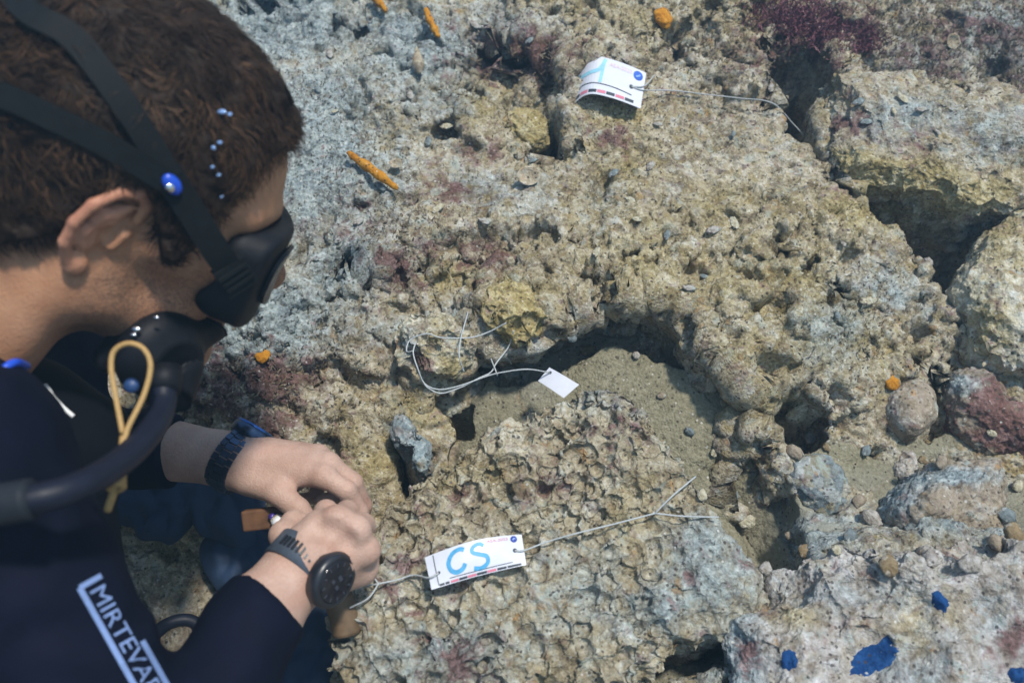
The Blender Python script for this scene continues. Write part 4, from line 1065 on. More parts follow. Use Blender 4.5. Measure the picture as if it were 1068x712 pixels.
# --- watches
def ring(center, a, n, rn, rb, w, th, t0=0.0, t1=2*math.pi, seg=48):
    a = a/np.linalg.norm(a); n = n-a*(n@a); n /= np.linalg.norm(n); b = np.cross(a, n)
    t = np.linspace(t0, t1, seg)
    def pt(k, s): return center+np.outer(np.cos(t), n)*(rn+k)+np.outer(np.sin(t), b)*(rb+k)+a*s
    V_ = np.stack([pt(0, -w), pt(0, w), pt(th, w), pt(th, -w)], 1); n_ = seg
    F_ = [(i*4+j, i*4+(j+1) % 4, (i+1)*4+(j+1) % 4, (i+1)*4+j) for i in range(n_-1) for j in range(4)]
    return V_.reshape(-1, 3), F_, n, b
def disc_stack(c, n, rx, prof, seg=40, elong=1.0, e=None):
    """lathed case: prof of (radius, height)"""
    e = np.cross(n, np.array([.2, .9, .3])) if e is None else e; e = e-n*(e@n); e /= np.linalg.norm(e); f = np.cross(n, e)
    a = np.linspace(0, 2*np.pi, seg, endpoint=False); V_ = []; F_ = []
    for r_, h_ in prof: V_.append(c+n*h_+np.outer(np.cos(a), e)*r_*elong+np.outer(np.sin(a), f)*r_)
    for i in range(len(prof)-1):
        for j in range(seg): F_.append((i*seg+j, i*seg+(j+1) % seg, (i+1)*seg+(j+1) % seg, (i+1)*seg+j))
    V_.append((c+n*prof[-1][1])[None]); k_ = len(prof)*seg
    for j in range(seg): F_.append(((len(prof)-1)*seg+j, (len(prof)-1)*seg+(j+1) % seg, k_))
    return np.vstack(V_), F_
M_GSTRAP = plain('grey_blue_silicone', (0.055, 0.068, 0.088), 0.5, var=0.12, scale=150)
M_CASE = plain('black_resin', (0.013, 0.014, 0.018), 0.35, var=0.15)
M_DIAL = plain('dark_dial', (0.010, 0.010, 0.014), 0.12, var=0.2, scale=400)
M_MARK = plain('dial_mark', (0.030, 0.034, 0.046), 0.6)
wc = K(316, 590, .752); n0 = CAM_B*.58+CAM_R*.80-CAM_U*.22
W1 = empty('wristwatch', world(wc), 'black round digital wristwatch on a grey silicone strap', 'watch')
v_, f_, nw, bw = ring(wc, axR, n0, .0285, .0310, .0115, .0030); STR = mesh_obj('strap', world(v_), f_, M_GSTRAP, W1)
for t_ in np.linspace(0.75, 1.7, 8):           # perforations of the strap stand as small dark slots
    for s_ in (1, -1):
        c_ = wc+nw*math.cos(s_*t_)*.0322+bw*math.sin(s_*t_)*.0347; o_ = nw*math.cos(s_*t_)+bw*math.sin(s_*t_); o_ /= np.linalg.norm(o_); u_ = np.cross(axR, o_)
        bx = MB().box(c_, np.stack([axR, o_, u_]), (.0045, .0010, .0011)); mesh_obj('slot', world(np.vstack(bx.V)), bx.F, M_CASE, STR, smooth=False)
cc = wc+nw*.0300
v_, f_ = disc_stack(cc, nw, 1, [(.019, -.004), (.0235, -.001), (.0240, .006), (.0228, .0095), (.0195, .0112), (.0185, .0104)], e=axR); CASE = mesh_obj('case', world(v_), f_, M_CASE, W1)
v_, f_ = disc_stack(cc, nw, 1, [(.0183, .0100), (.0183, .0106), (.0170, .0110)], e=axR); mesh_obj('dial', world(v_), f_, M_DIAL, CASE)
for k_ in range(12):
    t_ = k_*math.pi/6; o_ = axR*math.cos(t_)+np.cross(nw, axR)*math.sin(t_)
    bx = MB().box(cc+nw*.0112+o_*.0150, np.stack([o_, nw, np.cross(o_, nw)]), (.0016, .0003, .0006)); mesh_obj('hour_mark', world(np.vstack(bx.V)), bx.F, M_MARK, CASE, smooth=False)
for (a_, b_, s1, s2) in ((.004, 0, .0028, .0045), (-.003, .004, .0026, .003), (-.003, -.004, .0026, .003)):
    bx = MB().box(cc+nw*.0112+axR*a_+np.cross(nw, axR)*b_, np.stack([axR, nw, np.cross(axR, nw)]), (s1*.6, .0003, s2*.6)); mesh_obj('digit', world(np.vstack(bx.V)), bx.F, M_MARK, CASE, smooth=False)
for s_ in (.35, -.35):
    o_ = axR*s_+np.cross(nw, axR)*-.94; v_, f_ = tube(np.array([cc+nw*.004+o_*.023, cc+nw*.004+o_*.0262]), .0022, 10); mesh_obj('button', world(v_), f_, M_CASE, CASE)

M_STEEL = plain('blued_steel', (0.06, 0.085, 0.14), 0.32, metal=0.9, var=0.2, scale=200)
ax2 = K(275, 497, .895)-K(212, 462, .905); ax2 /= np.linalg.norm(ax2)
wc2 = K(244, 481, .903); n2 = CAM_U*.86-CAM_B*.30+CAM_R*.35
W2 = empty('wristwatch', world(wc2), 'steel wristwatch with linked metal bracelet and round case', 'watch')
n2 = n2-ax2*(n2@ax2); n2 /= np.linalg.norm(n2); b2 = np.cross(ax2, n2)
BR = None
for k_, t_ in enumerate(np.linspace(0.45, 2*math.pi-0.45, 22)):
    o_ = n2*math.cos(t_)*.0300+b2*math.sin(t_)*.0315; oo = o_/np.linalg.norm(o_); u_ = np.cross(ax2, oo)
    for col_, (s_, hw) in enumerate(((-.0082, .0028), (0, .0046), (.0082, .0028))):
        sh = u_*(.0021 if col_ == 1 else 0)
        bx = MB().box(wc2+o_+ax2*s_+sh, np.stack([ax2, oo, u_]), (hw, .0022, .0033)); mesh_obj('link', world(np.vstack(bx.V)), bx.F, M_STEEL, W2, smooth=False)
c2 = wc2+n2*.0295
v_, f_ = disc_stack(c2, n2, 1, [(.018, -.005), (.0215, -.002), (.0220, .006), (.0205, .009), (.0180, .0100)], e=ax2); C2 = mesh_obj('case', world(v_), f_, M_STEEL, W2)
v_, f_ = disc_stack(c2, n2, 1, [(.0178, .0099), (.0176, .0110), (.0160, .0114)], e=ax2); mesh_obj('dial', world(v_), f_, M_DIAL, C2)
v_, f_ = disc_stack(c2, n2, 1, [(.0206, .0092), (.0204, .0112), (.0186, .0116), (.0182, .0104)], e=ax2); mesh_obj('bezel', world(v_), f_, plain('blue_bezel', (0.05, 0.13, 0.36), 0.22, metal=0.8), C2)
o_ = -ax2; v_, f_ = tube(np.array([c2+n2*.003+ax2*.021, c2+n2*.003+ax2*.026]), .0028, 12); mesh_obj('crown', world(v_), f_, M_STEEL, C2)

# ------------------------------------------------------------------ tags
M_TAG = plain('white_tag_plastic', (0.56, 0.57, 0.62), 0.35, var=0.04, scale=80)
M_INKB = plain('cyan_marker', (0.06, 0.30, 0.52), 0.5, var=0.2, scale=300)
M_INKC = plain('faded_cyan_marker', (0.24, 0.50, 0.60), 0.5, var=0.12, scale=160)
M_INKR = plain('red_print', (0.55, 0.16, 0.22), 0.5, var=0.1)
M_INKL = plain('pale_red_print', (0.62, 0.42, 0.48), 0.5, var=0.1)
M_INKK = plain('black_print', (0.03, 0.035, 0.045), 0.5, var=0.2)
M_INKN = plain('navy_print', (0.025, 0.05, 0.26), 0.4, var=0.2)
M_STRING = plain('grey_white_string', (0.36, 0.38, 0.38), 0.7, var=0.25, scale=600, bump=0.0008)

class Tag:
    """a flexible printed tag: S(a, b) maps tag coordinates (0..1 along, 0..1 across) to the reef frame"""
    def __init__(s, S, th=0.0009): s.S = S; s.th = th
    def normal(s, a, b):
        e = 1e-3; du = s.S(a+e, b)-s.S(a-e, b); dv = s.S(a, b+e)-s.S(a, b-e); n = np.cross(du, dv)
        return n/np.linalg.norm(n, axis=-1, keepdims=True)
    def sheet(s, name, label, n=24, m=10):
        a, b = np.meshgrid(np.linspace(0, 1, n), np.linspace(0, 1, m), indexing='ij'); a, b = a.ravel(), b.ravel()
        P0 = s.S(a, b); nn = s.normal(a, b); V_ = np.vstack([P0, P0-nn*s.th]); F_ = [tuple(f) for f in grid_faces(n, m)]+[tuple(f[::-1]+n*m) for f in grid_faces(n, m)]
        rim = [i*m for i in range(n)]+[(n-1)*m+j for j in range(1, m)]+[i*m+m-1 for i in range(n-2, -1, -1)]+[j for j in range(m-2, 0, -1)]
        for k in range(len(rim)):
            p_, q_ = rim[k], rim[(k+1) % len(rim)]; F_.append((p_, q_, q_+n*m, p_+n*m))
        s.o = mesh_obj(name, world(V_), F_, M_TAG, smooth=False); tag(s.o, label, 'tag'); return s.o
    def put(s, name, a, b, F_, mat, lift=0.0004):
        a = np.asarray(a, float); b = np.asarray(b, float)
        return mesh_obj(name, world(s.S(a, b)+s.normal(a, b)*lift), F_, mat, s.o, smooth=False)
    def stroke(s, name, pl, w, mat, asp, lift=0.0004):
        """pl in tag coordinates, w: half width as a share of the tag's width, asp: length/width"""
        p_ = catmull(pl, 7); q_ = p_*np.array([asp, 1]); t_ = np.gradient(q_, axis=0); t_ /= np.linalg.norm(t_, axis=1, keepdims=True)
        nn = np.stack([-t_[:, 1], t_[:, 0]], -1)*w; A = (q_-nn)/np.array([asp, 1]); B_ = (q_+nn)/np.array([asp, 1]); n_ = len(p_)
        return s.put(name, np.r_[A[:, 0], B_[:, 0]], np.r_[A[:, 1], B_[:, 1]], [(i, i+1, n_+i+1, n_+i) for i in range(n_-1)], mat, lift)
    def rect(s, name, a0, a1, b0, b1, mat, lift=0.0004, k=6):
        a = np.linspace(a0, a1, k); return s.put(name, np.r_[a, a], np.r_[np.full(k, b0), np.full(k, b1)], [(i, i+1, k+i+1, k+i) for i in range(k-1)], mat, lift)
    def disc(s, name, a, b, r, mat, asp, lift=0.0004):
        t = np.linspace(0, 2*np.pi, 24, endpoint=False)
        return s.put(name, np.r_[a+r*np.cos(t)/asp, a], np.r_[b+r*np.sin(t), b], [(i, (i+1) % 24, 24) for i in range(24)], mat, lift)
    def text(s, name, txt, a0, a1, b0, h, mat, lift=0.0005):
        V_, F_ = font_mesh(txt); w = V_[:, 0].max()
        return s.put(name, a0+V_[:, 0]/w*(a1-a0), b0+V_[:, 1]/0.7*h, F_, mat, lift)

def quad_tag(c00, c10, c11, c01, bow, lift=0.0):
    """corner points in the reef frame (start-bottom, end-bottom, end-top, start-top) and an outward bow"""
    c00, c10, c11, c01 = [np.asarray(c) for c in (c00, c10, c11, c01)]
    n = np.cross(c10-c00, c01-c00); n /= np.linalg.norm(n)
    def S(a, b):
        a = np.asarray(a, float)[..., None]; b = np.asarray(b, float)[..., None]
        return (1-a)*(1-b)*c00+a*(1-b)*c10+a*b*c11+(1-a)*b*c01+n*bow(a, b)
    return S

# tag lettered CS on the nodular boulder: corners from the photo, at the boulder's top
hb = float(np.max([surf(x, y)[2] for x, y in ((450, 600), (480, 590), (510, 580), (540, 572))]))
S1 = quad_tag(on_reef(450, 614, hb+.012), on_reef(549, 588, hb+.004), on_reef(544, 557, hb+.004), on_reef(443, 581, hb+.010),
              lambda a, b: 0.012*np.sin(np.pi*np.clip(a, 0, 1))*(0.4+0.6*np.ones_like(b))-0.010*(1-b)**2*np.sin(np.pi*np.clip(a*0.9+.05, 0, 1)))
T1 = Tag(S1); T1.sheet('survey_tag', 'long white survey tag lettered CS in blue marker, lying on the nodular boulder')
AS = 2.9
T1.stroke('marker_letter', [(.385, .80), (.345, .86), (.27, .80), (.215, .58), (.225, .36), (.28, .25), (.345, .30), (.375, .42)], .062, M_INKB, AS)
T1.stroke('marker_letter', [(.585, .78), (.54, .86), (.475, .80), (.465, .66), (.53, .56), (.60, .46), (.60, .28), (.53, .18), (.455, .22)], .058, M_INKB, AS)
T1.stroke('ruled_line', [(.20, .155), (.5, .14), (.86, .16)], .010, M_INKK, AS)
T1.stroke('fold_line', [(.082, .05), (.080, .5), (.082, .96)], .012, M_INKK, AS)
for k, (a0, a1, mt) in enumerate(((.09, .14, M_INKK), (.15, .19, M_INKK), (.205, .285, M_INKR), (.29, .375, M_INKK), (.38, .47, M_INKR), (.475, .58, M_INKK), (.585, .68, M_INKR), (.69, .79, M_INKK), (.80, .95, M_INKK))):
    T1.rect('scale_block', a0, a1, .025, .085, mt)
T1.text('code_text', 'ASA-2023', .62, .84, .84, .085, M_INKR)
T1.disc('round_emblem', .905, .86, .105, M_INKN, AS); T1.stroke('emblem_mark', [(.892, .83), (.905, .88), (.922, .86)], .018, plain('pale_blue_print_mark', (0.25, 0.35, 0.65), 0.5), AS, .0007)
T1.disc('eyelet', .90, .50, .065, M_INKK, AS); T1.disc('eyelet', .105, .40, .045, M_INKK, AS)

# curled tag on the reef above
hz = max(surf(x, y)[2] for x, y in ((610, 100), (640, 100), (660, 95)))+.004
S2 = quad_tag(on_reef(596, 108, hz-.012), on_reef(668, 113, hz+.008), on_reef(674, 76, hz+.008), on_reef(601, 68, hz-.012),
              lambda a, b: 0.020-0.20*np.clip(.36-a, 0, 1)**2-0.040*np.clip(a-.36, 0, 1)**1.5)
T2 = Tag(S2); T2.sheet('survey_tag', 'curled white survey tag with faded blue strokes, draped over the upper reef'); A2 = 2.0
T2.stroke('marker_letter', [(.46, .95), (.42, .75), (.36, .62), (.22, .56), (.10, .55)], .05, M_INKC, A2)
T2.stroke('marker_letter', [(.44, .82), (.43, .55), (.42, .32)], .045, M_INKC, A2)
T2.stroke('marker_letter', [(.06, .92), (.05, .6), (.07, .36)], .05, M_INKC, A2)
T2.stroke('ruled_line', [(.03, .30), (.3, .285), (.6, .28), (.86, .24)], .012, M_INKK, A2)
for k in range(7): T2.rect('scale_block', .02+k*.127, .02+k*.127+.115, .05, .125, M_INKK if k % 2 == 0 else M_INKR)
T2.text('code_text', 'ASA-2023', .52, .82, .80, .10, M_INKL)
T2.disc('round_emblem', .905, .82, .125, plain('blue_print', (0.03, 0.10, 0.42), 0.4), A2); T2.stroke('emblem_mark', [(.88, .78), (.90, .80), (.93, .85)], .02, plain('pale_print', (0.2, 0.35, 0.75), 0.5), A2, .0007)
T2.disc('eyelet', .84, .46, .055, M_INKK, A2)

# small plain tag at the edge of the pit
hc = max(surf(585, 412)[2], -.01)+.014
S3 = quad_tag(on_reef(561, 397, hc), on_reef(588, 415, hc), on_reef(604, 401, hc+.006), on_reef(573, 383, hc+.006), lambda a, b: 0.002*np.sin(np.pi*a))
T3 = Tag(S3); T3.sheet('plain_tag', 'small blank white tag tied by string beside the top of the nodular boulder', 10, 6)
T3.stroke('staple', [(.08, .72), (.13, .82), (.16, .70)], .035, M_INKK, 1.5)

# ------------------------------------------------------------------ string
def string(name, label, runs, r=.00085):
    mb = MB()
    for pts in runs: mb.tube(catmull(pts, 8), r, 7)
    return tag(mb.build(name, M_STRING), label, 'string')
sf = lambda x, y, l=.008: surf(x, y, l)
string('string', 'thin string tying the left end of the CS tag beside the hand',
       [[T1.S(.105, .40)+CAM_B*.001, T1.S(.0, .38)+CAM_B*.002, sf(432, 602), sf(415, 607), sf(396, 611)],
        [sf(396, 611), sf(385, 626), sf(366, 636)], [sf(396, 611), sf(388, 600), sf(384, 590)], [sf(396, 611), sf(378, 614), sf(366, 618)]])
string('string', 'forked string running from the round emblem end of the CS tag across the boulder',
       [[T1.S(.90, .50)+CAM_B*.001, T1.S(1.0, .48)+CAM_B*.002, sf(570, 567, .006), sf(600, 559), sf(640, 549), sf(682, 538)],
        [sf(682, 538), sf(700, 520), sf(724, 500)], [sf(682, 538), sf(710, 541), sf(748, 542)]])
string('string', 'long taut string from the curled tag across the reef into the dark hole',
       [[T2.S(.84, .46)+CAM_B*.001, T2.S(1.0, .5)+CAM_B*.002, sf(700, 98, .006), sf(735, 102, .006), sf(770, 106, .006), sf(804, 111, .006), on_reef(826, 128, 0.005), on_reef(842, 146, -.02), on_reef(862, 172, -.09)],
        [T2.S(.84, .46)+CAM_B*.0012, T2.S(1.0, .62)+CAM_B*.002, sf(682, 82, .006)]])
def g0(x, y, h):
    q = surf(x, y, .003); p = on_reef(x, y, h)
    return q if (q-CAM_P)@CAM_B > (p-CAM_P)@CAM_B else p
string('string', 'tangled loops of string wound round the cream knob and tied to the blank tag',
       [[T3.S(.12, .75)+CAM_B*.001, g0(550, 385, .036), g0(525, 388, .034), g0(508, 392, .03), g0(480, 402, .03), g0(458, 406, .03), g0(443, 400, .036), g0(436, 385, .05), g0(431, 368, .055), g0(434, 356, .052)],
        [g0(431, 366, .055), g0(424, 366, .05), g0(428, 354, .05), g0(445, 348, .055), g0(460, 352, .056), g0(490, 352, .05), g0(510, 346, .045), g0(528, 338, .045)],
        [g0(536, 346, .03), g0(530, 362, .02), g0(518, 378, .022), g0(512, 388, .03), g0(500, 394, .03), g0(480, 404, .028), g0(460, 410, .028), g0(446, 404, .034), g0(440, 396, .04)],
        [g0(488, 326, .04), g0(484, 340, .05), g0(480, 356, .058), g0(479, 372, .056), g0(484, 388, .04)],
        [g0(512, 374, .022), g0(516, 384, .03), g0(519, 392, .028)]])

# ------------------------------------------------------------------ sponges, shells
M_ORANGE = rock_material('orange_sponge', dark=(0.20, 0.075, 0.012), mid=(0.38, 0.155, 0.016), light=(0.48, 0.22, 0.025), pale=(0.56, 0.32, 0.08), zone=False, bump=0.5)
def finger(label, pts, r):
    p_ = catmull(pts, 9); n_ = len(p_); t = np.linspace(0, 1, n_); rr = r*np.clip(np.sin(np.pi*np.clip(t*.96+.02, 0, 1))**0.35, .15, 1)*(1+.12*np.sin(t*21))
    V_, F_ = tube(p_, rr, 12); V_ = V_+0.0016*np.stack([perlin(V_, 120, k) for k in (1, 2, 3)], -1)
    return tag(mesh_obj('finger_sponge', world(V_), F_, M_ORANGE), label, 'sponge', 'orange finger sponges')
finger('orange finger sponge, longest one, lying on the silt beside the forehead of the diver', [surf(364, 166, .012), surf(380, 178, .014), surf(398, 191, .014), surf(416, 204, .012)], .0062)
finger('short orange finger sponge at the edge of the dark crevice', [surf(386, -4, .012), surf(394, 8, .014), surf(404, 18, .010)], .0058)
finger('thin orange finger sponge leaning near the pale spindle shell', [surf(445, 18, .016), surf(448, 28, .016), surf(454, 38, .012), surf(458, 44, .008)], .0052)
def lump(name, label, cat, px, py, r, mat, group=None, lift=0.0, seed=0, n=22, flat=(1, 1, .7)):
    a = np.linspace(0, 2*np.pi, n, endpoint=False); b = np.linspace(-np.pi/2, np.pi/2, n//2+2)
    V_ = np.stack([np.outer(np.cos(b), np.cos(a)), np.outer(np.cos(b), np.sin(a)), np.outer(np.sin(b), np.ones(n))], -1).reshape(-1, 3)
    V_ = V_*(1+0.35*fbm(V_+seed*7.3, 1.3, 3, .5, seed)[:, None])*np.array(flat)*r
    th = seed*1.7; V_ = V_@np.array([[math.cos(th), math.sin(th), 0], [-math.sin(th), math.cos(th), 0], [0, 0, 1]])
    m_ = len(b); F_ = [(i*n+j, i*n+(j+1) % n, (i+1)*n+(j+1) % n, (i+1)*n+j) for i in range(m_-1) for j in range(n)]
    return tag(mesh_obj(name, world(surf(px, py, lift)+V_), F_, mat), label, cat, group)
lump('crust_sponge', 'small orange crust sponge on the reef above the curled tag', 'sponge', 691, 19, .014, M_ORANGE, seed=3, flat=(1.2, .9, .6))
lump('crust_sponge', 'tiny orange crust sponge between the round cobble and the arch hollow', 'sponge', 930, 399, .009, M_ORANGE, seed=4)
lump('crust_sponge', 'tiny yellow orange crust sponge on maroon turf beside the regulator', 'sponge', 274, 371, .008, M_ORANGE, seed=5)
M_BSPONGE = rock_material('blue_sponge', dark=(0.004, 0.020, 0.075), mid=(0.008, 0.040, 0.135), light=(0.015, 0.065, 0.19), pale=(0.05, 0.12, 0.26), zone=False, bump=0.4)
from mathutils.bvhtree import BVHTree
_key = [k for k in ROCKS if k.startswith('pale grey silted')][0]
_bvh = BVHTree.FromPolygons([tuple(v) for v in ROCKS[_key][0]], [tuple(int(i) for i in f) for f in ROCKS[_key][1]])
def hit(px, py):
    d = Vector(K(px, py, 1.0)-CAM_P).normalized(); r = _bvh.ray_cast(Vector(CAM_P), d)
    return np.array(r[0]) if r[0] is not None else surf(px, py)
def crust(label, px, py, rx, ry, rot, mat, seed, th=.0035):
    """a thin sponge crust following the boulder under it"""
    V_, F_ = [], []; nr, na = 9, 30
    for i in range(nr+1):
        for j in range(na):
            a = 2*np.pi*j/na; q = i/nr; e = 1+.28*float(perlin(np.array([[math.cos(a)*1.3+seed*5, math.sin(a)*1.3, seed*.7]]), 1.7, seed)[0])
            x, y = rx*q*e*math.cos(a), ry*q*e*math.sin(a)
            p = hit(px+x*math.cos(rot)-y*math.sin(rot), py+x*math.sin(rot)+y*math.cos(rot))
            V_.append(p+np.array([0, 0, th*(1-q**4)-.0012+(.0016*float(perlin(p[None]*1.0, 90, seed)[0]))*(1-q)]))
    F_ = [(i*na+j, i*na+(j+1) % na, (i+1)*na+(j+1) % na, (i+1)*na+j) for i in range(nr) for j in range(na)]
    return tag(mesh_obj('blue_sponge', world(np.array(V_)), F_, mat), label, 'sponge')
crust('largest bright blue sponge patch on the pale pitted boulder', 912, 686, 30, 16, -.5, M_BSPONGE, 6)
crust('small round blue sponge at the dark edge of the pitted boulder', 823, 688, 10, 12, .2, M_BSPONGE, 7)
crust('blue grey sponge spot high on the pitted boulder', 980, 626, 13, 9, .9, M_BSPONGE, 8)
crust('dark blue sponge smear at the outer corner of the pitted boulder', 1062, 704, 12, 10, .4, M_BSPONGE, 9)

M_SHELL = rock_material('shell_lime', dark=(0.13, 0.10, 0.07), mid=(0.27, 0.22, 0.15), light=(0.40, 0.35, 0.26), pale=(0.52, 0.48, 0.40), bump=0.5)
def spindle(label, px0, px1, r):
    a, b = surf(*px0, .012), surf(*px1, .010); t = np.linspace(0, 1, 26)
    rr = r*np.where(t < .35, (t/.35)**.6, (1-(t-.35)/.65)**.85)*(1+.07*np.sin(t*48))+.0006
    V_, F_ = tube(a+(b-a)*t[:, None], rr, 14); return tag(mesh_obj('spindle_shell', world(V_), F_, M_SHELL), label, 'shell')
spindle('pale pointed spindle shell standing among the silted crust', (438, 84), (435, 54), .0085)
# open cup of a worn shell in the alcove floor
def cup(label, px, py, r, tiltv):
    c = surf(px, py, .010); a = np.linspace(0, 2*np.pi, 28, endpoint=False); V_ = []; prof = [(.15, -.5), (.7, -.42), (1.0, 0), (1.05, .12), (.9, .10), (.75, -.15), (.1, -.3)]
    n = np.array(tiltv, float); n /= np.linalg.norm(n); e = np.cross(n, [0, 1, .2]); e /= np.linalg.norm(e); f = np.cross(n, e)
    for q, h in prof: V_.append(c+r*(np.outer(np.cos(a), e)*q+np.outer(np.sin(a), f)*q*.9+n*h)*(1+.05*np.sin(3*a)[:, None]*0))
    V_ = np.vstack(V_); V_ += 0.0012*np.stack([perlin(V_, 150, k) for k in (1, 2, 3)], -1)
    F_ = [(i*28+j, i*28+(j+1) % 28, (i+1)*28+(j+1) % 28, (i+1)*28+j) for i in range(len(prof)-1) for j in range(28)]
    return tag(mesh_obj('cup_shell', world(V_), F_, M_SHELL), label, 'shell')
cup('open cup shaped shell set in the rock below the alcove', 551, 189, .014, (0.1, -.35, 1))
cup('pale oval oyster shell perched on the dark weedy reef', 991, 49, .012, (0.3, -.6, .7))
cup('small white barnacle ring beside the longest finger sponge', 414, 176, .008, (0, -.2, 1))

# pebbles lying on sand and silt
M_OCHRE2 = rock_material('brownish_ochre_stone', dark=(0.09, 0.062, 0.035), mid=(0.18, 0.13, 0.07), light=(0.26, 0.20, 0.12), pale=(0.36, 0.30, 0.20), bump=0.6)
rngp = np.random.default_rng(11)
spots = [(1040, 566), (1015, 590), (1060, 560), (885, 560), (870, 575), (893, 522), (905, 540), (840, 575), (720, 450), (742, 470), (690, 415), (660, 372), (612, 368), (768, 520), (780, 545), (820, 560), (800, 590),
         (860, 470), (900, 470), (1035, 455), (985, 480), (1000, 590), (930, 590), (600, 352), (735, 520), (990, 260), (970, 275), (950, 250), (1050, 540), (1064, 510), (830, 470), (845, 455), (960, 478)]
for k, (x, y) in enumerate(spots):
    lump('pebble', ['small brown pebble lying loose on sand or silt', 'small pale grey pebble lying loose on sand or silt', 'small ochre pebble lying loose on sand or silt', 'small dark grey pebble lying loose on sand or silt', 'small cream pebble lying loose on sand or silt'][k % 5], 'pebble', x+rngp.uniform(-4, 4), y+rngp.uniform(-3, 3), rngp.uniform(.004, .010), [M_STONE, M_PALE, M_OCHRE2, M_GREY, M_CREAM][k % 5],
         'loose pebbles on sand and silt', lift=.002, seed=k+1, n=14, flat=(1.2, .9, .65))

# shell chips stuck in the crust
rgc = np.random.default_rng(31)
chips = [(800,96),(815,104),(770,236),(745,240),(790,92),(560,170),(500,24),(552,42),(655,205),(682,172),(660,228),(700,246),(716,300),(872,332),(905,318),(432,96),(352,118),(330,98),(372,232),(398,194),(455,215),
         (505,232),(620,265),(735,285),(880,250),(905,130),(930,118),(960,112),(945,102),(896,104),(980,140),(640,180),(590,200),(610,32),(730,55),(760,140),(690,130),(450,150),(470,130),(340,60)]
for k, (x, y) in enumerate(chips):
    lump('shell_chip', ['small white shell chip stuck in the reef crust', 'small grey shell chip stuck in the reef crust'][k % 2], 'shell', x+rgc.uniform(-5, 5), y+rgc.uniform(-4, 4), rgc.uniform(.003, .0075), [M_CREAM, M_GREY][k % 2] if k % 3 else M_PALE,
         'shell chips in the crust', lift=.002, seed=k+60, n=12, flat=(1.4, .7, .3))

# ------------------------------------------------------------------ weed
M_WEED = rock_material('purple_weed', dark=(0.05, 0.016, 0.020), mid=(0.14, 0.05, 0.062), light=(0.25, 0.11, 0.125), pale=(0.40, 0.24, 0.25), zone=False, bump=0.2)
M_TURF = rock_material('brown_turf', dark=(0.035, 0.022, 0.015), mid=(0.10, 0.07, 0.045), light=(0.18, 0.15, 0.10), pale=(0.30, 0.28, 0.22), zone=False, bump=0.2)
def weed_mesh(pts, hmin, hmax, wid, rg, per=5, spread=.012):
    """small branching blades standing on the given points"""
    V_, F_ = [], []; n_ = 0
    for p_ in pts:
        for _ in range(per):
            b0 = p_+np.append(rg.normal(0, spread, 2), 0)*1.0; h_ = rg.uniform(hmin, hmax); d_ = np.array([rg.normal(0, .5), rg.normal(-.15, .5), 1.0]); d_ /= np.linalg.norm(d_)
            s_ = np.cross(d_, rg.normal(0, 1, 3)); s_ /= np.linalg.norm(s_)+1e-9; bend = rg.normal(0, .35, 3)
            q = [b0-d_*.003, b0+d_*h_*.5+bend*h_*.12, b0+d_*h_+bend*h_*.4]
            for k_, w_ in enumerate((.7, 1.0, .35)): V_ += [q[k_]-s_*wid*w_, q[k_]+s_*wid*w_]
            F_ += [(n_, n_+1, n_+3, n_+2), (n_+2, n_+3, n_+5, n_+4)]; n_ += 6
    return np.array(V_), F_
rgw = np.random.default_rng(3)
pts = [surf(x, y, 0) for x, y in zip(np.r_[rgw.normal(832, 22, 90), rgw.normal(862, 14, 40)], np.r_[rgw.normal(18, 14, 90), rgw.normal(30, 10, 40)])]
v_, f_ = weed_mesh(pts, .003, .009, .0008, rgw, 26, .008); tag(mesh_obj('weed_tuft', world(v_), f_, M_WEED, smooth=False), 'purple red weed tuft hanging over the top of the deep dark hole', 'seaweed')
pts = [surf(x, y, 0) for x, y in zip(rgw.normal(905, 8, 36), rgw.normal(42, 6, 36))]
v_, f_ = weed_mesh(pts, .003, .008, .0008, rgw, 22, .007); tag(mesh_obj('weed_tuft', world(v_), f_, M_WEED, smooth=False), 'lilac weed tuft on the reef between the dark hole and the oyster shell', 'seaweed')

# ------------------------------------------------------------------ things in and under the hands
M_WOOD = plain('wet_wood', (0.12, 0.056, 0.024), 0.6, var=0.35, scale=70, bump=0.001)
a_, b_ = K(254, 543, .885), K(312, 536, .880); d_ = (b_-a_)/np.linalg.norm(b_-a_); e_ = np.cross(CAM_B, d_); e_ /= np.linalg.norm(e_)
bx = MB().box((a_+b_)/2, np.stack([d_, e_, np.cross(d_, e_)]), (np.linalg.norm(b_-a_)/2, .0105, .006)); WD = mesh_obj('wooden_handle', world(np.vstack(bx.V)), bx.F, M_WOOD, smooth=False)
bv = WD.modifiers.new('bevel', 'BEVEL'); bv.width = .0025; bv.segments = 3
tag(WD, 'flat brown wooden handle gripped below the thumb of the watch hand', 'tool')
v_, f_ = tube(catmull([K(287, 540, .872), K(295, 549, .868), K(306, 560, .864)], 5), .0062, 14); FR = mesh_obj('marker_pen', world(v_), f_, M_CREAM); tag(FR, 'short cream pen with a white band held between the two hands', 'pen')
v_, f_ = tube(np.array([K(288.5, 541.5, .871), K(292.5, 546, .869)]), .0068, 16); mesh_obj('band', world(v_), f_, M_WHITEP, FR)
v_, f_ = tube(np.array([K(281.5, 538, .874), K(286.5, 539.5, .872)]), [.0030, .0048], 14); mesh_obj('tip', world(v_), f_, plain('violet_plastic', (0.05, 0.03, 0.22), 0.4), FR)
v_, f_ = tube(catmull([K(340, 534, .865), K(356, 535, .860), K(372, 541, .857), K(384, 546, .860)], 5), .0034, 10); BT = mesh_obj('cable_tie', world(v_), f_, plain('blue_grey_nylon', (0.10, 0.19, 0.34), 0.4)); tag(BT, 'thin blue nylon tie pinched between the fingertips', 'tie')
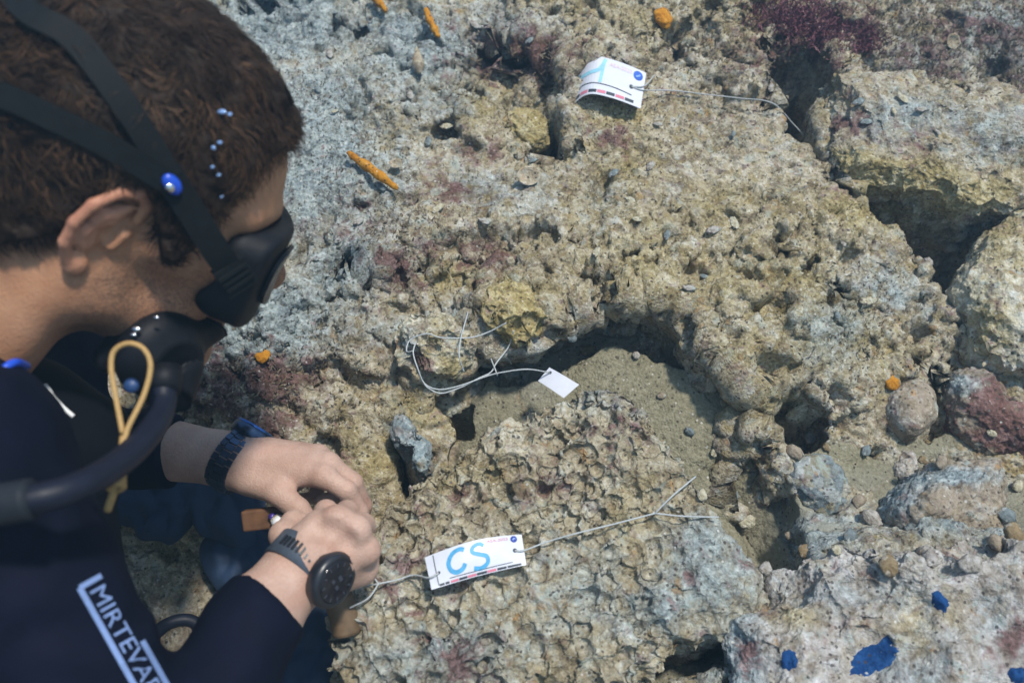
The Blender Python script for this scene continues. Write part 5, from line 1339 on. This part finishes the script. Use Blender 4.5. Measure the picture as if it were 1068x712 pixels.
v_, f_ = tube(np.array([K(380, 544, .857), K(388, 548, .858)]), .0050, 10); mesh_obj('head', world(v_), f_, M_CASE, BT)
v_, f_ = tube(catmull([K(352, 622, .815), K(358, 640, .815), K(362, 660, .815)], 5), [.0135]*11, 20); CK = mesh_obj('tool_grip', world(v_), f_, plain('brown_cork', (0.12, 0.075, 0.038), 0.7, var=0.3, scale=90, bump=.001)); tag(CK, 'round brown tool grip hanging below the watch wrist', 'tool')

# blue cloth bundle in the shade under the arms
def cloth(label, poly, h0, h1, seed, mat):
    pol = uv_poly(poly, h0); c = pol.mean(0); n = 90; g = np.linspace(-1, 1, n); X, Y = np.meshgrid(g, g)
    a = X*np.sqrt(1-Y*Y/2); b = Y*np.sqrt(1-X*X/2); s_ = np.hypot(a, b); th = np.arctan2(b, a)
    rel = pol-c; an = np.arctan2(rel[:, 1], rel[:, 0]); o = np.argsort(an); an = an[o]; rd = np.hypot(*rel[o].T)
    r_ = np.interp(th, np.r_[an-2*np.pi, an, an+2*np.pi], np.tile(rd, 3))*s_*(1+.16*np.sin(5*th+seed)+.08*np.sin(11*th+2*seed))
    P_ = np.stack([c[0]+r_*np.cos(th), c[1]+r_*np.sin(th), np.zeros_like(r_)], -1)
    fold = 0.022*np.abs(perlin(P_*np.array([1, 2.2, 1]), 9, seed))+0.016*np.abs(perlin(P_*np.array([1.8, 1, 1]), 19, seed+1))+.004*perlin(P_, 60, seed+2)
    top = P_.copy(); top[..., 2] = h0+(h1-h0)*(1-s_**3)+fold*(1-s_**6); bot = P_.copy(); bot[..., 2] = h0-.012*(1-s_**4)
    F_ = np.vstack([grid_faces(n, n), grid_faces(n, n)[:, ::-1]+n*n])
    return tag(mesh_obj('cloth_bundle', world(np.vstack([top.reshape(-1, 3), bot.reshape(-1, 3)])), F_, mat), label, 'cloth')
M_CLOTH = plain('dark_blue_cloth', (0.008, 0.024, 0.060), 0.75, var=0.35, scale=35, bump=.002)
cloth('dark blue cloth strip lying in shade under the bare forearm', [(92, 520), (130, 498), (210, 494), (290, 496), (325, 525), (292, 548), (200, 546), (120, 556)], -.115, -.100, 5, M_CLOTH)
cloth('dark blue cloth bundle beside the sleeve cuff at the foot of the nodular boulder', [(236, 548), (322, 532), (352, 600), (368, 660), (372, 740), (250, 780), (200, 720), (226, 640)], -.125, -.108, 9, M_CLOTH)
v_, f_ = tube(catmull([K(150, 700, .80), K(158, 668, .82), K(172, 652, .84), K(192, 646, .85), K(206, 652, .85), K(206, 672, .84), K(190, 690, .82), K(176, 712, .80)], 8), .0062, 12)
tag(mesh_obj('low_hose', world(v_), f_, M_HOSE), 'thin black hose curling beside the lettered sleeve', 'hose')
v_, f_ = tube(catmull([K(166, 676, .78), K(173, 686, .77), K(180, 702, .77), K(184, 720, .77)], 5), .0036, 10); tag(mesh_obj('metal_clip', world(v_), f_, M_CHROME), 'bright metal clip beside the curling thin hose', 'clip')

# bubbles caught in the hair
def bubble_mat():
    m, nt, b = new_mat('air_bubble'); n = N(nt)
    co = n.node('ShaderNodeTexCoord').outputs['Object']; f = n.noise(co, 200, 2)
    nt.links.new(n.mix(f, (0.10, 0.27, 0.62), (0.40, 0.50, 0.68)), b.inputs['Base Color'])
    b.inputs['Roughness'].default_value = 0.08; b.inputs['Specular IOR Level'].default_value = 0.9; b.inputs['Metallic'].default_value = 0.35
    return m
M_BUB = bubble_mat()
def hairp(px, py):
    f = lambda p: (head_sdf(((p-HORG)@HROT.T/HS).astype(np.float32))-0.017)*HS
    return trace(px, py, f)
for (x, y, rx, ry) in ((231, 117, .0034, .0019), (240, 119, .0022, .0017), (229, 149, .0026, .0018), (223, 154, .0017, .0014), (222, 175, .0017, .0015), (228, 182, .0020, .0015), (231, 205, .0013, .0013), (188, 200, .0014, .0013)):
    v_, f_ = blob(hairp(x, y), CAMROWS, (rx*.85, ry*.85, ry*.7), 12, 8); v_ = v_+.0011*np.stack([perlin(v_, 330, k) for k in (1, 2, 3)], -1)
    tag(mesh_obj('air_bubble', world(v_), f_, M_BUB), 'tiny bluish air bubble caught in dark hair at the temple', 'bubble', 'air bubbles in the hair')

# ------------------------------------------------------------------ short turf over the reef
def turf():
    us, vs, P = REEF_P; rg = np.random.default_rng(21)
    X, Y = to_photo(P); ok = (X > 160) & (X < 1100) & (Y > -30) & (Y < 520)
    dens = splat(X, Y, [(540,60,(80,40),1.0),(960,50,(140,70),1.0),(300,400,(110,50),.9),(420,260,(60,50),.8),(780,40,(120,60),.7),(360,130,(80,140),.35),(640,120,(80,60),.4),(900,330,(60,60),.4),(1040,60,(80,80),1.0)])
    w = np.where(ok, dens+.06, 0).ravel(); w /= w.sum()
    pick = rg.choice(w.size, 26000, p=w); b0 = P.reshape(-1, 3)[pick]; nn = grid_normals(P).reshape(-1, 3)[pick]
    d = nn+rg.normal(0, .5, nn.shape); d /= np.linalg.norm(d, axis=1, keepdims=True)
    h = rg.uniform(.0018, .0065, (len(b0), 1))*(0.5+dens.ravel()[pick][:, None]); s = np.cross(d, rg.normal(0, 1, d.shape)); s /= np.linalg.norm(s, axis=1, keepdims=True)+1e-9
    s *= rg.uniform(.0004, .0010, (len(b0), 1)); bend = rg.normal(0, .3, d.shape)*h
    q0 = b0-nn*.001; q1 = b0+d*h*.55+bend*.3; q2 = b0+d*h+bend
    V_ = np.stack([q0-s, q0+s, q1-s, q1+s, q2-s*.3, q2+s*.3], 1).reshape(-1, 3)
    F_ = (np.array([[0, 1, 3, 2], [2, 3, 5, 4]])[None]+(np.arange(len(b0))*6)[:, None, None]).reshape(-1, 4)
    o = mesh_obj('algal_turf', world(V_), F_, M_TURF, smooth=False); tag(o, 'short brown algal turf growing over the reef crust', 'seaweed', kind='stuff')
turf()

# ------------------------------------------------------------------ water: even bluish haze round everything
def haze():
    lo = np.array([-4.2, -4.5, -3.4]); hi = np.array([4.2, 5.2, 3.2])
    mb = MB(); mb.box((lo+hi)/2, np.eye(3), (hi-lo)/2)
    m = bpy.data.materials.new('sea_water_haze'); m.use_nodes = True; nt = m.node_tree; nt.nodes.clear()
    out = nt.nodes.new('ShaderNodeOutputMaterial'); v = nt.nodes.new('ShaderNodeVolumePrincipled')
    v.inputs['Color'].default_value = (0.34, 0.62, 0.86, 1); v.inputs['Density'].default_value = 0.135; v.inputs['Anisotropy'].default_value = 0.5
    nt.links.new(v.outputs[0], out.inputs['Volume'])
    o = mesh_obj('haze', np.vstack(mb.V), mb.F, m, smooth=False); tag(o, kind='stuff')
haze()
